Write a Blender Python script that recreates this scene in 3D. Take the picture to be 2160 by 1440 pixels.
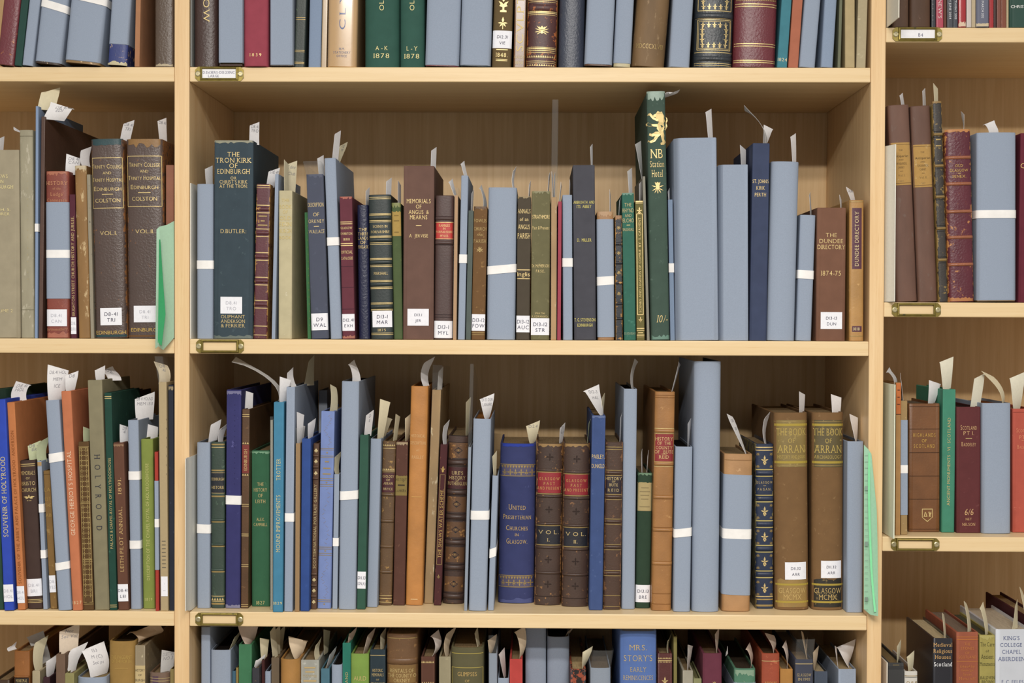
import bpy, math, random
import numpy as np
from mathutils import Vector, Matrix
for o in list(bpy.data.objects): bpy.data.objects.remove(o)
random.seed(7)
SC = bpy.context.scene
COL = SC.collection
# ---------------------------------------------------------------- camera, world, lights, exposure
F, D0 = 3208.6, 2.01383
CAM = np.array([0.45781, -D0, 0.0])
YAW, PIT, ROL = -0.01446, -0.01529, 0.00346
fw = np.array([math.sin(YAW)*math.cos(PIT), math.cos(YAW)*math.cos(PIT), math.sin(PIT)])
rt = np.array([math.cos(YAW), -math.sin(YAW), 0.0]); up = np.cross(rt, fw)
rt, up = math.cos(ROL)*rt+math.sin(ROL)*up, -math.sin(ROL)*rt+math.cos(ROL)*up
cd = bpy.data.cameras.new('camera'); cam = bpy.data.objects.new('camera', cd); COL.objects.link(cam)
cd.sensor_width = 36.0; cd.lens = F/2160*36; cd.clip_start = 0.05
m = Matrix.Identity(4)
for i in range(3):
    m[i][0], m[i][1], m[i][2], m[i][3] = rt[i], up[i], -fw[i], CAM[i]
cam.matrix_world = m
SC.camera = cam
wd = bpy.data.worlds.new('world'); SC.world = wd; wd.use_nodes = True
bg = wd.node_tree.nodes['Background']; bg.inputs[0].default_value = (1.0, 0.985, 0.95, 1); bg.inputs[1].default_value = 0.50
def strip_light(name, x, y, z, sx, sy, power, target):
    l = bpy.data.lights.new(name, 'AREA'); l.shape = 'RECTANGLE'; l.size = sx; l.size_y = sy; l.energy = power
    l.color = (1.0, 0.955, 0.90)
    o = bpy.data.objects.new(name, l); COL.objects.link(o); o.location = (x, y, z)
    o.rotation_euler = (Vector(target)-Vector((x, y, z))).to_track_quat('-Z', 'Y').to_euler()
strip_light('ceiling_strip_light', 0.40, -2.60, 1.02, 1.1, 0.09, 54, (0.43, -2.6+.309, 1.02-.951))
strip_light('ceiling_strip_light', 0.52, -1.75, 0.90, 1.1, 0.07, 26, (0.50, -1.75+.122, .9-.9925))
SC.view_settings.view_transform = 'Standard'; SC.view_settings.look = 'None'
SC.view_settings.exposure = 0.0; SC.view_settings.gamma = 1.0; SC.view_settings.use_curve_mapping = False

def W(x, y, Y):
    v = fw+rt*(x-1080)/F+up*(720-y)/F
    return CAM+v*((Y-CAM[1])/v[1])
def on_shelf(x, y, z):
    v = fw+rt*(x-1080)/F+up*(720-y)/F
    return CAM+v*((z-CAM[2])/v[2])
# ---------------------------------------------------------------- materials
def lin(h):
    h = h.lstrip('#'); r = []
    for i in (0, 2, 4):
        c = int(h[i:i+2], 16)/255; r.append(c/12.92 if c <= .04045 else ((c+.055)/1.055)**2.4)
    return r
def rgba(h, k=1.0, grey=0.0):
    c = lin(h); y = .25*c[0]+.65*c[1]+.1*c[2]
    return tuple(min(1, (q*(1-grey)+y*grey)*k) for q in c)+(1,)
MATS = {}
#            rough spec  noise-scale amt  bump-scale bump  stretch
KIND = {'c': (.78, .25, 70, .10, 1500, .10, (1, 1, 1)), 'l': (.46, .45, 38, .20, 420, .28, (1, 1, 1)),
        'm': (.38, .5, 45, .12, 380, .85, (1, 1, 1)), 'card': (.88, .2, 900, .07, 900, .05, (1, 1, 1)),
        'paper': (.92, .15, 300, .05, 700, .06, (1, 1, 1)), 'gloss': (.30, .45, 40, .06, 200, .08, (1, 1, 1)),
        'pages': (.95, .1, 400, .30, 300, .3, (4, .15, .15)), 'vellum': (.6, .35, 45, .25, 260, .2, (1, 1, .35)),
        'ink': (.7, .3, 50, .02, 50, 0, (1, 1, 1)), 'gold': (.42, .5, 160, .22, 60, 0, (1, 1, 1)), 'brass': (.36, .5, 160, .25, 60, .05, (1, 1, 1))}
def M(hexc, kind='c', c2=None, amt=.5, edge=None):
    key = (hexc, kind, c2, amt, edge)
    if key in MATS: return MATS[key]
    ro, sp, ns, va, bs, bu, st = KIND[kind]; gy = .1 if kind in 'clmvg' or kind == 'gloss' else 0  # gy greys binding colours, putting specular haze into the paint
    mt = bpy.data.materials.new(kind+'_'+hexc); mt.use_nodes = True; nt = mt.node_tree; N = nt.nodes; L = nt.links
    p = N['Principled BSDF']; p.inputs['Roughness'].default_value = ro; p.inputs['Specular IOR Level'].default_value = sp
    if kind in ('gold', 'brass'): p.inputs['Metallic'].default_value = .35 if kind == 'gold' else .75
    if kind == 'gloss': p.inputs['Coat Weight'].default_value = .35; p.inputs['Coat Roughness'].default_value = .2
    tc = N.new('ShaderNodeTexCoord'); mp = N.new('ShaderNodeMapping'); mp.inputs['Scale'].default_value = st
    oi = N.new('ShaderNodeObjectInfo'); L.new(oi.outputs['Random'], mp.inputs['Location'])
    L.new(tc.outputs['Object'], mp.inputs['Vector'])
    n1 = N.new('ShaderNodeTexNoise'); n1.inputs['Scale'].default_value = ns; n1.inputs['Detail'].default_value = 5
    L.new(mp.outputs[0], n1.inputs['Vector'])
    mx = N.new('ShaderNodeMix'); mx.data_type = 'RGBA'; L.new(n1.outputs['Fac'], mx.inputs[0])
    mx.inputs[6].default_value = rgba(hexc, 1-va*1.6, gy); mx.inputs[7].default_value = rgba(hexc, 1+va*1.6, gy)
    out = mx.outputs[2]
    if c2:
        n2 = N.new('ShaderNodeTexNoise'); n2.inputs['Scale'].default_value = 130; n2.inputs['Detail'].default_value = 7; n2.inputs['Roughness'].default_value = .65
        L.new(mp.outputs[0], n2.inputs['Vector'])
        mr = N.new('ShaderNodeMapRange'); t = .705-.22*amt; mr.inputs['From Min'].default_value = t; mr.inputs['From Max'].default_value = t+.05
        fac = n2.outputs['Fac']
        if edge:
            sx = N.new('ShaderNodeSeparateXYZ'); L.new(tc.outputs['Object'], sx.inputs[0])
            ab = N.new('ShaderNodeMath'); ab.operation = 'ABSOLUTE'; L.new(sx.outputs[0], ab.inputs[0])
            e = N.new('ShaderNodeMapRange'); e.inputs['From Min'].default_value = edge-min(.0024, .2*edge); e.inputs['From Max'].default_value = edge; e.inputs['To Max'].default_value = .22
            L.new(ab.outputs[0], e.inputs[0]); a2 = N.new('ShaderNodeMath'); a2.operation = 'ADD'; L.new(fac, a2.inputs[0]); L.new(e.outputs[0], a2.inputs[1]); fac = a2.outputs[0]
        L.new(fac, mr.inputs[0]); m2 = N.new('ShaderNodeMix'); m2.data_type = 'RGBA'; L.new(mr.outputs[0], m2.inputs[0])
        L.new(out, m2.inputs[6]); m2.inputs[7].default_value = rgba(c2, 1, .1); out = m2.outputs[2]
    L.new(out, p.inputs['Base Color'])
    if bu:
        n3 = N.new('ShaderNodeTexNoise'); n3.inputs['Scale'].default_value = bs; n3.inputs['Detail'].default_value = 3
        L.new(mp.outputs[0], n3.inputs['Vector']); b = N.new('ShaderNodeBump'); b.inputs['Strength'].default_value = bu; b.inputs['Distance'].default_value = .0006
        L.new(n3.outputs['Fac'], b.inputs['Height']); L.new(b.outputs[0], p.inputs['Normal'])
    MATS[key] = mt
    return mt
def wood(name, base, dark, stretch, fleck):
    mt = bpy.data.materials.new(name); mt.use_nodes = True; nt = mt.node_tree; N = nt.nodes; L = nt.links; p = N['Principled BSDF']
    p.inputs['Roughness'].default_value = .42; p.inputs['Specular IOR Level'].default_value = .35
    tc = N.new('ShaderNodeTexCoord'); mp = N.new('ShaderNodeMapping'); mp.inputs['Scale'].default_value = stretch; L.new(tc.outputs['Object'], mp.inputs['Vector'])
    n1 = N.new('ShaderNodeTexNoise'); n1.inputs['Scale'].default_value = 1; n1.inputs['Detail'].default_value = 8; n1.inputs['Distortion'].default_value = .6; L.new(mp.outputs[0], n1.inputs['Vector'])
    r = N.new('ShaderNodeValToRGB'); r.color_ramp.elements[0].position = .3; r.color_ramp.elements[1].position = .7
    r.color_ramp.elements[0].color = rgba(dark); r.color_ramp.elements[1].color = rgba(base); L.new(n1.outputs['Fac'], r.inputs[0])
    mp2 = N.new('ShaderNodeMapping'); mp2.inputs['Scale'].default_value = tuple(s*7 for s in stretch); L.new(tc.outputs['Object'], mp2.inputs['Vector'])
    n2 = N.new('ShaderNodeTexNoise'); n2.inputs['Scale'].default_value = 1; n2.inputs['Detail'].default_value = 2; L.new(mp2.outputs[0], n2.inputs['Vector'])
    mr = N.new('ShaderNodeMapRange'); mr.inputs['From Min'].default_value = .60; mr.inputs['From Max'].default_value = .74; mr.inputs['To Max'].default_value = .35; L.new(n2.outputs['Fac'], mr.inputs[0])
    m2 = N.new('ShaderNodeMix'); m2.data_type = 'RGBA'; L.new(mr.outputs[0], m2.inputs[0]); L.new(r.outputs[0], m2.inputs[6]); m2.inputs[7].default_value = rgba(fleck)
    L.new(m2.outputs[2], p.inputs['Base Color'])
    b = N.new('ShaderNodeBump'); b.inputs['Strength'].default_value = .05; b.inputs['Distance'].default_value = .001; L.new(n1.outputs['Fac'], b.inputs['Height']); L.new(b.outputs[0], p.inputs['Normal'])
    return mt
WOOD_H = wood('maple_along_x', 'E8CEA2', 'DFC292', (5, 90, 160), 'CFA876')
WOOD_V = wood('maple_upright', 'E9CA9C', 'DDB988', (150, 150, 6), 'C89A62')
WOOD_B = wood('maple_back', 'D8B98A', 'C8A574', (120, 120, 4), 'BA9664')
def film_mat():
    mt = bpy.data.materials.new('clear_film'); mt.use_nodes = True; nt = mt.node_tree; N = nt.nodes; L = nt.links
    N.remove(N['Principled BSDF']); t = N.new('ShaderNodeBsdfTransparent'); t.inputs[0].default_value = (.93, .93, .92, 1)
    g = N.new('ShaderNodeBsdfGlossy'); g.inputs['Roughness'].default_value = .12; g.inputs[0].default_value = (.9, .9, .9, 1)
    d = N.new('ShaderNodeBsdfDiffuse'); d.inputs[0].default_value = (.6, .6, .58, 1)
    a = N.new('ShaderNodeMixShader'); a.inputs[0].default_value = .35; L.new(d.outputs[0], a.inputs[1]); L.new(g.outputs[0], a.inputs[2])
    x = N.new('ShaderNodeMixShader'); x.inputs[0].default_value = .085; L.new(t.outputs[0], x.inputs[1]); L.new(a.outputs[0], x.inputs[2])
    L.new(x.outputs[0], N['Material Output'].inputs[0]); return mt
FILM = film_mat()
GOLD, PALE, DIM = 'D6BD82', 'D0C6AC', 'A48C58'
BLUE = '929DAE'
# ---------------------------------------------------------------- mesh helpers
class MB:
    def __init__(s): s.v = []; s.f = []
    def quad(s, a, b, c, d): n = len(s.v); s.v += [a, b, c, d]; s.f.append((n, n+1, n+2, n+3))
    def grid(s, rows, close=False):
        n = len(s.v); w = len(rows[0])
        for r in rows: s.v += r
        for i in range(len(rows)-1):
            for j in range(w-1 if not close else w):
                k = (j+1) % w; s.f.append((n+i*w+j, n+i*w+k, n+(i+1)*w+k, n+(i+1)*w+j))
        return n
    def sheet(s, rows, t):
        """closed thin sheet of thickness t through a grid of points"""
        P = np.array(rows, float); du = np.gradient(P, axis=0); dv = np.gradient(P, axis=1); N = np.cross(du, dv); N /= np.linalg.norm(N, axis=2, keepdims=True)+1e-12
        n = len(s.v); a, b = P.shape[:2]; A, B_ = P+N*t/2, P-N*t/2
        s.v += [tuple(p) for p in A.reshape(-1, 3)]+[tuple(p) for p in B_.reshape(-1, 3)]; o = a*b
        for i in range(a-1):
            for j in range(b-1):
                q = (n+i*b+j, n+i*b+j+1, n+(i+1)*b+j+1, n+(i+1)*b+j); s.f += [q, tuple(k+o for k in q[::-1])]
        edge = [(0, j) for j in range(b)]+[(i, b-1) for i in range(1, a)]+[(a-1, j) for j in range(b-2, -1, -1)]+[(i, 0) for i in range(a-2, -1, -1)]
        for (i, j), (k, l) in zip(edge, edge[1:]):
            p, q = n+i*b+j, n+k*b+l; s.f.append((p, p+o, q+o, q))
    def poly(s, pts): n = len(s.v); s.v += pts; s.f.append(tuple(range(n, n+len(pts))))
    def box(s, x0, x1, y0, y1, z0, z1):
        n = len(s.v); s.v += [(x, y, z) for z in (z0, z1) for y in (y0, y1) for x in (x0, x1)]
        for f in ((0, 2, 3, 1), (4, 5, 7, 6), (0, 1, 5, 4), (2, 6, 7, 3), (0, 4, 6, 2), (1, 3, 7, 5)): s.f.append(tuple(n+i for i in f))
    def build(s, name, mat, parent=None, smooth=False):
        me = bpy.data.meshes.new(name); me.from_pydata([tuple(map(float, v)) for v in s.v], [], s.f); me.update()
        if smooth:
            me.shade_smooth(); me.set_sharp_from_angle(angle=math.radians(40))
        me.materials.append(mat); o = bpy.data.objects.new(name, me); COL.objects.link(o)
        if parent: o.parent = parent
        return o
def bevel(o, w, seg=2):
    b = o.modifiers.new('edge', 'BEVEL'); b.width = w; b.segments = seg; b.limit_method = 'ANGLE'
def tag(o, label, cat, group=None):
    o['label'] = label; o['category'] = cat
    if group: o['group'] = group
def empty(name, loc, ry=0.0):
    e = bpy.data.objects.new(name, None); COL.objects.link(e); e.location = [float(c) for c in loc]; e.rotation_euler = (0, ry, 0); e.empty_display_size = .02
    return e
# ---------------------------------------------------------------- lettering (flat glyph shapes, with small serifs added)
GLY = {}
def glyph(ch, serif):
    if (ch, serif) in GLY: return GLY[(ch, serif)]
    cu = bpy.data.curves.new('g', 'FONT'); cu.body = ch; cu.size = 1; cu.resolution_u = 3; cu.offset = -.007 if serif else -.004
    o = bpy.data.objects.new('g', cu); COL.objects.link(o)
    dg = bpy.context.evaluated_depsgraph_get(); me = bpy.data.meshes.new_from_object(o.evaluated_get(dg))
    V = [(v.co.x/CAP, v.co.y/CAP) for v in me.vertices]; Fc = [tuple(p.vertices) for p in me.polygons]
    cnt = {}
    for p in Fc:
        for i in range(len(p)):
            e = tuple(sorted((p[i], p[(i+1) % len(p)]))); cnt[e] = cnt.get(e, 0)+1
    bpy.data.objects.remove(o); bpy.data.curves.remove(cu); bpy.data.meshes.remove(me)
    x0 = min([v[0] for v in V], default=0); x1 = max([v[0] for v in V], default=.28)
    V = [(v[0]-x0, v[1]) for v in V]
    if serif and ch.isalnum():
        tops = max(v[1] for v in V)
        for (a, b), n in cnt.items():
            if n != 1: continue
            (ax, ay), (bx, by) = V[a], V[b]
            if abs(ay-by) < .004 and .08 < abs(ax-bx) < .30 and (abs(ay) < .03 or abs(ay-tops) < .03 or abs(ay-.73) < .05):
                l, r = min(ax, bx)-.075, max(ax, bx)+.075; s = .07 if ay < .1 else -.07; k = len(V)
                V += [(l, ay), (r, ay), (r, ay+s), (l, ay+s)]; Fc.append((k, k+1, k+2, k+3))
        x1 += .10
    GLY[(ch, serif)] = (V, Fc, x1-x0)
    return GLY[(ch, serif)]
CAP = 1.0
_v = glyph('H', False)[0]; CAP = max(v[1] for v in _v); GLY.clear()
def layout(text, cap, serif=True, track=.14, slant=0.0, small=False):
    """flat vertices (x, y) and faces of a line of text; cap = capital height; returns also the width"""
    V, Fc, x = [], [], 0.0
    first = True
    for ch in text:
        if ch == ' ': x += .42*cap; first = True; continue
        s = cap if (not small or first) else cap*.76
        first = False
        g, f, w = glyph(ch, serif); n = len(V)
        V += [(x+p[0]*s+slant*p[1]*s, p[1]*s) for p in g]; Fc += [tuple(n+i for i in p) for p in f]
        x += w*s+track*cap
    return V, Fc, max(x-track*cap, 1e-5)
# ---------------------------------------------------------------- shelves: height of each board's top, underside of the board above
TH = .01945
SH = {'C1': .33124, 'C2': -.02905, 'C3': -.39216, 'C4': -.755, 'R1': .38393, 'R2': .02282, 'R3': -.28688, 'R4': -.648}
for k in '1234': SH['L'+k] = SH['C'+k]
SH['C0'] = SH['L0'] = .76; SH['R0'] = .755
BAY = {'L': 'first', 'C': 'middle', 'R': 'third'}
ROWN = {'1': 'top', '2': 'second', '3': 'third', '4': 'lowest'}
def under(row): return SH[row[0]+str(int(row[1])-1)]-TH
GRP = lambda row: 'books on the %s shelf of the %s bay' % (ROWN[row[1]], BAY[row[0]])
ROWS = {}
def place(b, Y):
    xl, xr, xt, top, bot, dep = b['raw']; row = b['row']; zs = SH[row]; xm = (xl+xr)/2
    P = np.array([W(xm, 0, Y)[0], Y, zs])-CAM; ybot = 720-np.dot(P, up)*F/np.dot(P, fw)
    if bot and abs(ybot-bot) < 2: ybot = bot
    p = W(xt+(xr-xl)/2, top, Y)
    b['Y'] = Y; b['xb'] = [W(xl, ybot, Y)[0], W(xr, ybot, Y)[0]]; b['sl'] = (p[0]-sum(b['xb'])/2)/(p[2]-zs)
    b['H'] = min(p[2], under(row)-.003)-zs; b['dep'] = dep or min(max(.74*b['H'], .11), .215)
    b['dep'] = min(b['dep'], .292-Y); b['px'] = (D0+Y)/F; b['ybot'] = ybot; b['xpx'] = (xl, xr, xt)
def B(row, xl, xr, top, label, col, kind='c', xt=None, bot=None, sb=.008, dep=None, r='f', d=(), s=(), **k):
    """one book: bottom-left and bottom-right pixel of the spine, top pixel, xt = pixel of the top-left corner; bot = pixel of its foot on the shelf"""
    b = dict(row=row, label=label, col=col, kind=kind, r=r, d=list(d), s=list(s), top=top, **k)
    zs = SH[row]
    xm = (xl+xr)/2
    Y = sb
    if bot: Y = min(max(on_shelf(xm, bot, zs)[1], -.03), .13)
    b.update(raw=(xl, xr, xl if xt is None else xt, top, bot, dep), Y=Y); place(b, Y)
    ROWS.setdefault(row, []).append(b)
    return b
def solve(row):
    for it in range(5):
        bs = sorted(ROWS[row], key=lambda b: sum(b['xb'])); w0 = {id(b): b['xb'][1]-b['xb'][0] for b in bs}
        settle(row, bs)
        if it == 4: break
        for b in bs:
            keep = (b['xb'][1]-b['xb'][0])/w0[id(b)]
            place(b, b['Y']*.55 if keep < .9 and .004 < b['Y'] < .1 else b['Y'])
    #DBG
    return bs
def settle(row, bs):
    G = .0003
    pad = {id(b): (.0008 if any(q[0] in ('strap', 'wrap', 'film') for q in b['d']) else 0) for b in bs}
    for it in range(8):
        for a, c in [(bs[i], bs[k]) for i in range(len(bs)) for k in range(i+1, min(i+5, len(bs)))]:
            if a['Y']+a['dep'] < c['Y'] or c['Y']+c['dep'] < a['Y']: continue
            zc = min(a['H'], c['H'])
            ov = max((a['xb'][1]+a['sl']*z)-(c['xb'][0]+c['sl']*z) for z in (0, zc))+G+pad[id(a)]+pad[id(c)]
            if ov <= 0: continue
            wa, wc = a['xb'][1]-a['xb'][0]-.0035, c['xb'][1]-c['xb'][0]-.0035
            if a['Y'] > c['Y']+.004: sa = 1.0
            elif c['Y'] > a['Y']+.004: sa = 0.0
            else: sa = .5
            ta = min(ov*sa, max(wa, 0)); tc = min(ov-ta, max(wc, 0)); ta = min(ov-tc, max(wa, 0))
            a['xb'][1] -= ta; c['xb'][0] += tc
            rest = ov-ta-tc
            if rest > 0: c['xb'][0] += rest; c['xb'][1] = max(c['xb'][1], c['xb'][0]+.003)
    lo, hi = {'L': (-.91995, -.01995), 'C': (0, .9), 'R': (.91923, 1.81923)}[row[0]]; lo += .0011 if row == 'C3' else 0
    for b in bs:
        e = .0006+pad[id(b)]; t = b['sl']*b['H']
        b['xb'][0] = max(b['xb'][0], lo+e, lo+e-t); b['xb'][1] = min(b['xb'][1], hi-e, hi-e-t)
    return bs
def sp_fun(b, hw):
    r = b['r']
    if r == 'f': p, dp = 6.0, min(.0035, .3*hw)
    elif r == 'm': p, dp = 3.0, min(.008, .42*hw)
    elif r == 'x': p, dp = 2.1, min(.030, .8*hw)
    else: p, dp = 2.3, min(.013, .55*hw)
    if r == 'h':
        c1 = b.get('ch', .2)
        return (lambda u: .011*max(0, (-u-(1-2*c1))/(2*c1))+(.004*max(0, (u-.93)/.07)**2)), .011
    return (lambda u: dp*(1-(max(0.0, 1-min(1, abs(u))**p))**(1/p))), dp
US = [-1, -.995, -.98, -.95, -.9, -.82, -.72, -.58, -.4, -.2, 0, .2, .4, .58, .72, .82, .9, .95, .98, .995, 1]
def outer(b, e, back=1.0):
    """outline of spine and boards seen from above, pushed out by e"""
    hw, f, dep = b['hw'], b['f'], b['dep']
    n = 21
    P = [(-hw-e, dep*back), (-hw-e, (dep*back)*.5+f(1)*.5)]
    for u in US: P.append((u*(hw+e), f(u)-e*(1 if abs(u) < .9 else (1-abs(u))*10)))
    return P+[(hw+e, (dep*back)*.5+f(1)*.5), (hw+e, dep*back)]
def zof(b, ypx): return max(.0006, (b['ybot']-ypx)*b['px']/b['c'])
def xof(b, xpx, ypx):
    xl, xr, xt = b['xpx']; t = (b['ybot']-ypx)/(b['ybot']-b['top']); 
    return (xpx-(xl+(xr-xl)/2)-(xt-xl)*t)*b['px']*b['c']-b['cx']
def on_spine(b, x, z, e):
    u = max(-1, min(1, x/b['hw'])); return (x, b['f'](u)-e, z)
def patch(b, mb, x0, x1, z0, z1, e, jag=0, zr=0):
    n = 15; xs = [x0+(x1-x0)*i/(n-1) for i in range(n)]
    rows = [[], []]
    for i, x in enumerate(xs):
        j = (random.random()-.5)*2*jag; k = zr*(i/(n-1))
        rows[0].append(on_spine(b, x, z0+(j if jag < 0 else 0)+k, e)); rows[1].append(on_spine(b, x, z1+(j if jag > 0 else 0)+k, e))
    mb.grid(rows)
def put_text(b, mb, text, cx, zc, cap, e, serif=True, track=.14, slant=0, small=False, maxw=None, w=None, rot=None):
    V, Fc, wd_ = layout(text, cap, serif, track, slant, small)
    k = 1.0
    if w: k = min(w, 1.9*b['hw'])/wd_ if not rot else w/wd_
    elif maxw and wd_ > maxw: k = maxw/wd_
    n = len(mb.v)
    for x, y in V:
        x = (x-wd_/2)*k; y -= cap/2
        if rot == 'u': X, Z = cx-y, zc+x
        elif rot == 'd': X, Z = cx+y, zc-x
        else: X, Z = cx+x, zc+y
        mb.v.append(on_spine(b, X, Z, e))
    mb.f += [tuple(n+i for i in p) for p in Fc]
def shape(b, mb, pts, cx, zc, s, e):
    n = len(mb.v); mb.v += [on_spine(b, cx+x*s, zc+z*s, e) for x, z in pts]; mb.f.append(tuple(range(n, n+len(pts))))
def ring(n, r, a0=0, cx=0, cz=0, sx=1): return [(cx+sx*r*math.cos(a0+2*math.pi*i/n), cz+r*math.sin(a0+2*math.pi*i/n)) for i in range(n)]
DIA = [(-1, 0), (0, -.8), (1, 0), (0, .8)]
LEAF = [(0, -1), (.28, -.5), (.42, 0), (.2, .55), (0, 1), (-.2, .55), (-.42, 0), (-.28, -.5)]
def leafs(angs, l, wdt, off=0):
    out = []
    for a in angs:
        c, s_ = math.cos(a), math.sin(a)
        out.append([(off*c+(z+1)*l/2*c-x*wdt*s_, off*s_+(z+1)*l/2*s_+x*wdt*c) for x, z in LEAF])
    return out
R_ = math.radians
ORN = {
 'dia': [DIA], 'dot': [ring(8, .8)],
 'cross': leafs([R_(a) for a in (0, 90, 180, 270)], .95, .5, .1)+[ring(8, .22)],
 'fleur': leafs([R_(90)], 1.3, .55)+leafs([R_(20), R_(160)], .95, .4)+leafs([R_(-60), R_(-120)], .8, .4)+[ring(8, .25, 0, 0, -.75)],
 'clover': [ring(9, .42, 0, 0, .45), ring(9, .42, 0, .42, -.15), ring(9, .42, 0, -.42, -.15), [(-.1, -.2), (.1, -.2), (.2, -.95), (-.2, -.95)]],
 'moth': leafs([R_(10), R_(170)], 1.0, .4)+leafs([R_(-14), R_(194)], .7, .3)+leafs([R_(90)], .5, .4)+[ring(6, .09, 0, x, -.55) for x in (-.3, 0, .3)],
 'spray': leafs([R_(a) for a in (90, 60, 120, 20, 160, -20, 200)], .9, .22)+[ring(7, .2, 0, 0, -.3)],
 'crest': [[(-.45, .25), (-.5, .75), (-.25, .55), (0, .85), (.25, .55), (.5, .75), (.45, .25)], [(-.4, .05), (-.4, .16), (.4, .16), (.4, .05)]]
   + leafs([R_(a) for a in (20, 45, -10, 160, 135, 190)], .95, .2, .25)+[ring(8, .24, 0, 0, -.2)]+leafs([R_(-35), R_(215)], .8, .2, .2),
 'thistle': [[(-.3, .25), (-.5, .95), (-.2, .8), (0, 1), (.2, .8), (.5, .95), (.3, .25)], ring(10, .34, 0, 0, 0)]+leafs([R_(a) for a in (20, 160, -30, 210, -60, 240)], .95, .22, .2)+[[(-.07, -.2), (.07, -.2), (.07, -1), (-.07, -1)]],
 'lamp': leafs([R_(90)], .9, .5, .35)+leafs([R_(35), R_(145)], .75, .3)+[[(-.35, .1), (.35, .1), (.5, -.15), (.12, -.3), (.1, -.6), (.4, -.7), (.4, -.9), (-.4, -.9), (-.4, -.7), (-.1, -.6), (-.12, -.3), (-.5, -.15)]],
 'pear': leafs([R_(90)], 1.0, .45)+leafs([R_(0), R_(180), R_(-50), R_(230)], .8, .28)+[[(-.06, 0), (.06, 0), (.05, -1), (-.05, -1)]],
 'shield': [[(-.8, 1), (.8, 1), (.8, .88), (-.8, .88)], [(-.8, .88), (-.7, .88), (-.7, -.3), (-.8, -.3)], [(.7, .88), (.8, .88), (.8, -.3), (.7, -.3)], [(-.8, -.3), (-.7, -.3), (0, -.85), (0, -1)], [(.8, -.3), (0, -1), (0, -.85), (.7, -.3)],
   [(-.5, -.1), (-.38, -.1), (-.25, .55), (-.35, .55)], [(-.12, -.1), (0, -.1), (-.25, .55), (-.33, .55)], [(-.55, -.2), (.02, -.2), (.02, -.1), (-.55, -.1)], [(.15, .5), (.3, .6), (.4, .3), (.55, .6), (.6, .3), (.45, 0), (.55, -.2), (.2, -.2), (.3, .05)]],
 'lion': [  # rampant lion of gold blocking
   [(.05, .98), (.18, .92), (.30, .95), (.36, .80), (.44, .70), (.42, .55), (.48, .40), (.38, .25), (.15, .30), (0, .45), (-.08, .62), (-.22, .66), (-.20, .76), (-.05, .84)],
   [(.38, .30), (.44, .05), (.36, -.20), (.15, -.28), (-.02, -.05), (.02, .2), (.12, .36)],
   [(.02, .38), (-.25, .52), (-.42, .74), (-.56, .72), (-.50, .84), (-.38, .88), (-.28, .78), (-.12, .60), (.10, .48)],
   [(.02, .22), (-.30, .22), (-.52, .34), (-.64, .26), (-.62, .14), (-.46, .10), (-.25, .10), (.05, .06)],
   [(.10, -.22), (-.10, -.22), (-.30, -.34), (-.44, -.30), (-.48, -.42), (-.30, -.50), (-.12, -.46), (-.22, -.66), (-.44, -.76), (-.52, -.68), (-.56, -.82), (-.38, -.88), (-.12, -.78), (.06, -.52), (.22, -.40)],
   [(.16, -.22), (.36, -.18), (.42, -.42), (.40, -.66), (.50, -.84), (.40, -.98), (.20, -1.0), (.18, -.88), (.30, -.82), (.24, -.60)],
   [(.40, -.10), (.52, .10), (.50, .36), (.58, .50), (.54, .66), (.62, .56), (.64, .42), (.56, .30), (.62, .10), (.50, -.14)]],
}
def scroll(b, mb, x, z0, z1, s, e, n=14):
    """a climbing tendril with leaves between two heights"""
    for i in range(n):
        t = i/(n-1); z = z0+(z1-z0)*t; dx = math.sin(t*9)*s*.8
        for l in leafs([R_(60 if i % 2 else 130), R_(200 if i % 2 else -20)], .9, .16): shape(b, mb, l, x+dx, z, s*.55, e)
CARDC = dict(W='E4E2E2', C='DDD3B4')
def ribbon(P0, P1, w0, w1, bow, real, color, name, parent_label, cat='bookmark', lines=None, grp=None, lean_y=0):
    """strip of paper rising from P0 to P1; seen width goes w0 -> w1 by turning about its own length"""
    P0, P1 = np.array(P0), np.array(P1); n = 9
    C_ = [P0+(P1-P0)*t+np.array([bow*4*t*(1-t), lean_y*t*t, 0]) for t in np.linspace(0, 1, n)]
    def at(t):
        i = min(int(t*(n-1)), n-2); q = t*(n-1)-i; c = C_[i]*(1-q)+C_[i+1]*q
        w = w0+(w1-w0)*(t**.8); ph = math.acos(max(-1, min(1, w/real)))
        return c, np.array([math.cos(ph), math.sin(ph), 0]), C_[i+1]-C_[i]
    mb = MB(); rows = []
    for t in np.linspace(0, 1, n):
        c, d, _ = at(t); rows.append([tuple(c+d*real*(j/4-.5)+np.array([0, 0, ((.38 if (int(abs(P0[0])*1e4) % 3) else -.3)*real*(j/4-.5)*max(0, t-.85)/.15)])) for j in range(5)])
    mb.sheet(rows, .00025); o = mb.build(name, M(color, 'paper'), None, True)
    org = Vector(P0)
    for v in o.data.vertices: v.co -= org
    o.location = org; tag(o, parent_label, cat, grp)
    if lines:
        tm = MB()
        for q, tx in enumerate(lines):
            cap = .0042; V, Fc, wd_ = layout(tx, cap, False, .2, .15); k = min(1, real*.8/wd_); nn = len(tm.v); t0 = .86-q*.2
            L_ = max(np.linalg.norm(P1-P0), .01)
            for x, y in V:
                t = max(0, min(1, t0+(y-cap/2)/L_)); c, d, tg = at(t); nv = np.cross(d, tg/np.linalg.norm(tg)); 
                if nv[1] > 0: nv = -nv
                tm.v.append(tuple(c+d*(x-wd_/2)*k+nv*.0004-P0))
            tm.f += [tuple(nn+i for i in p) for p in Fc]
        tm.build('handwriting', M('8C8A90', 'ink'), o)
    return o
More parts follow.
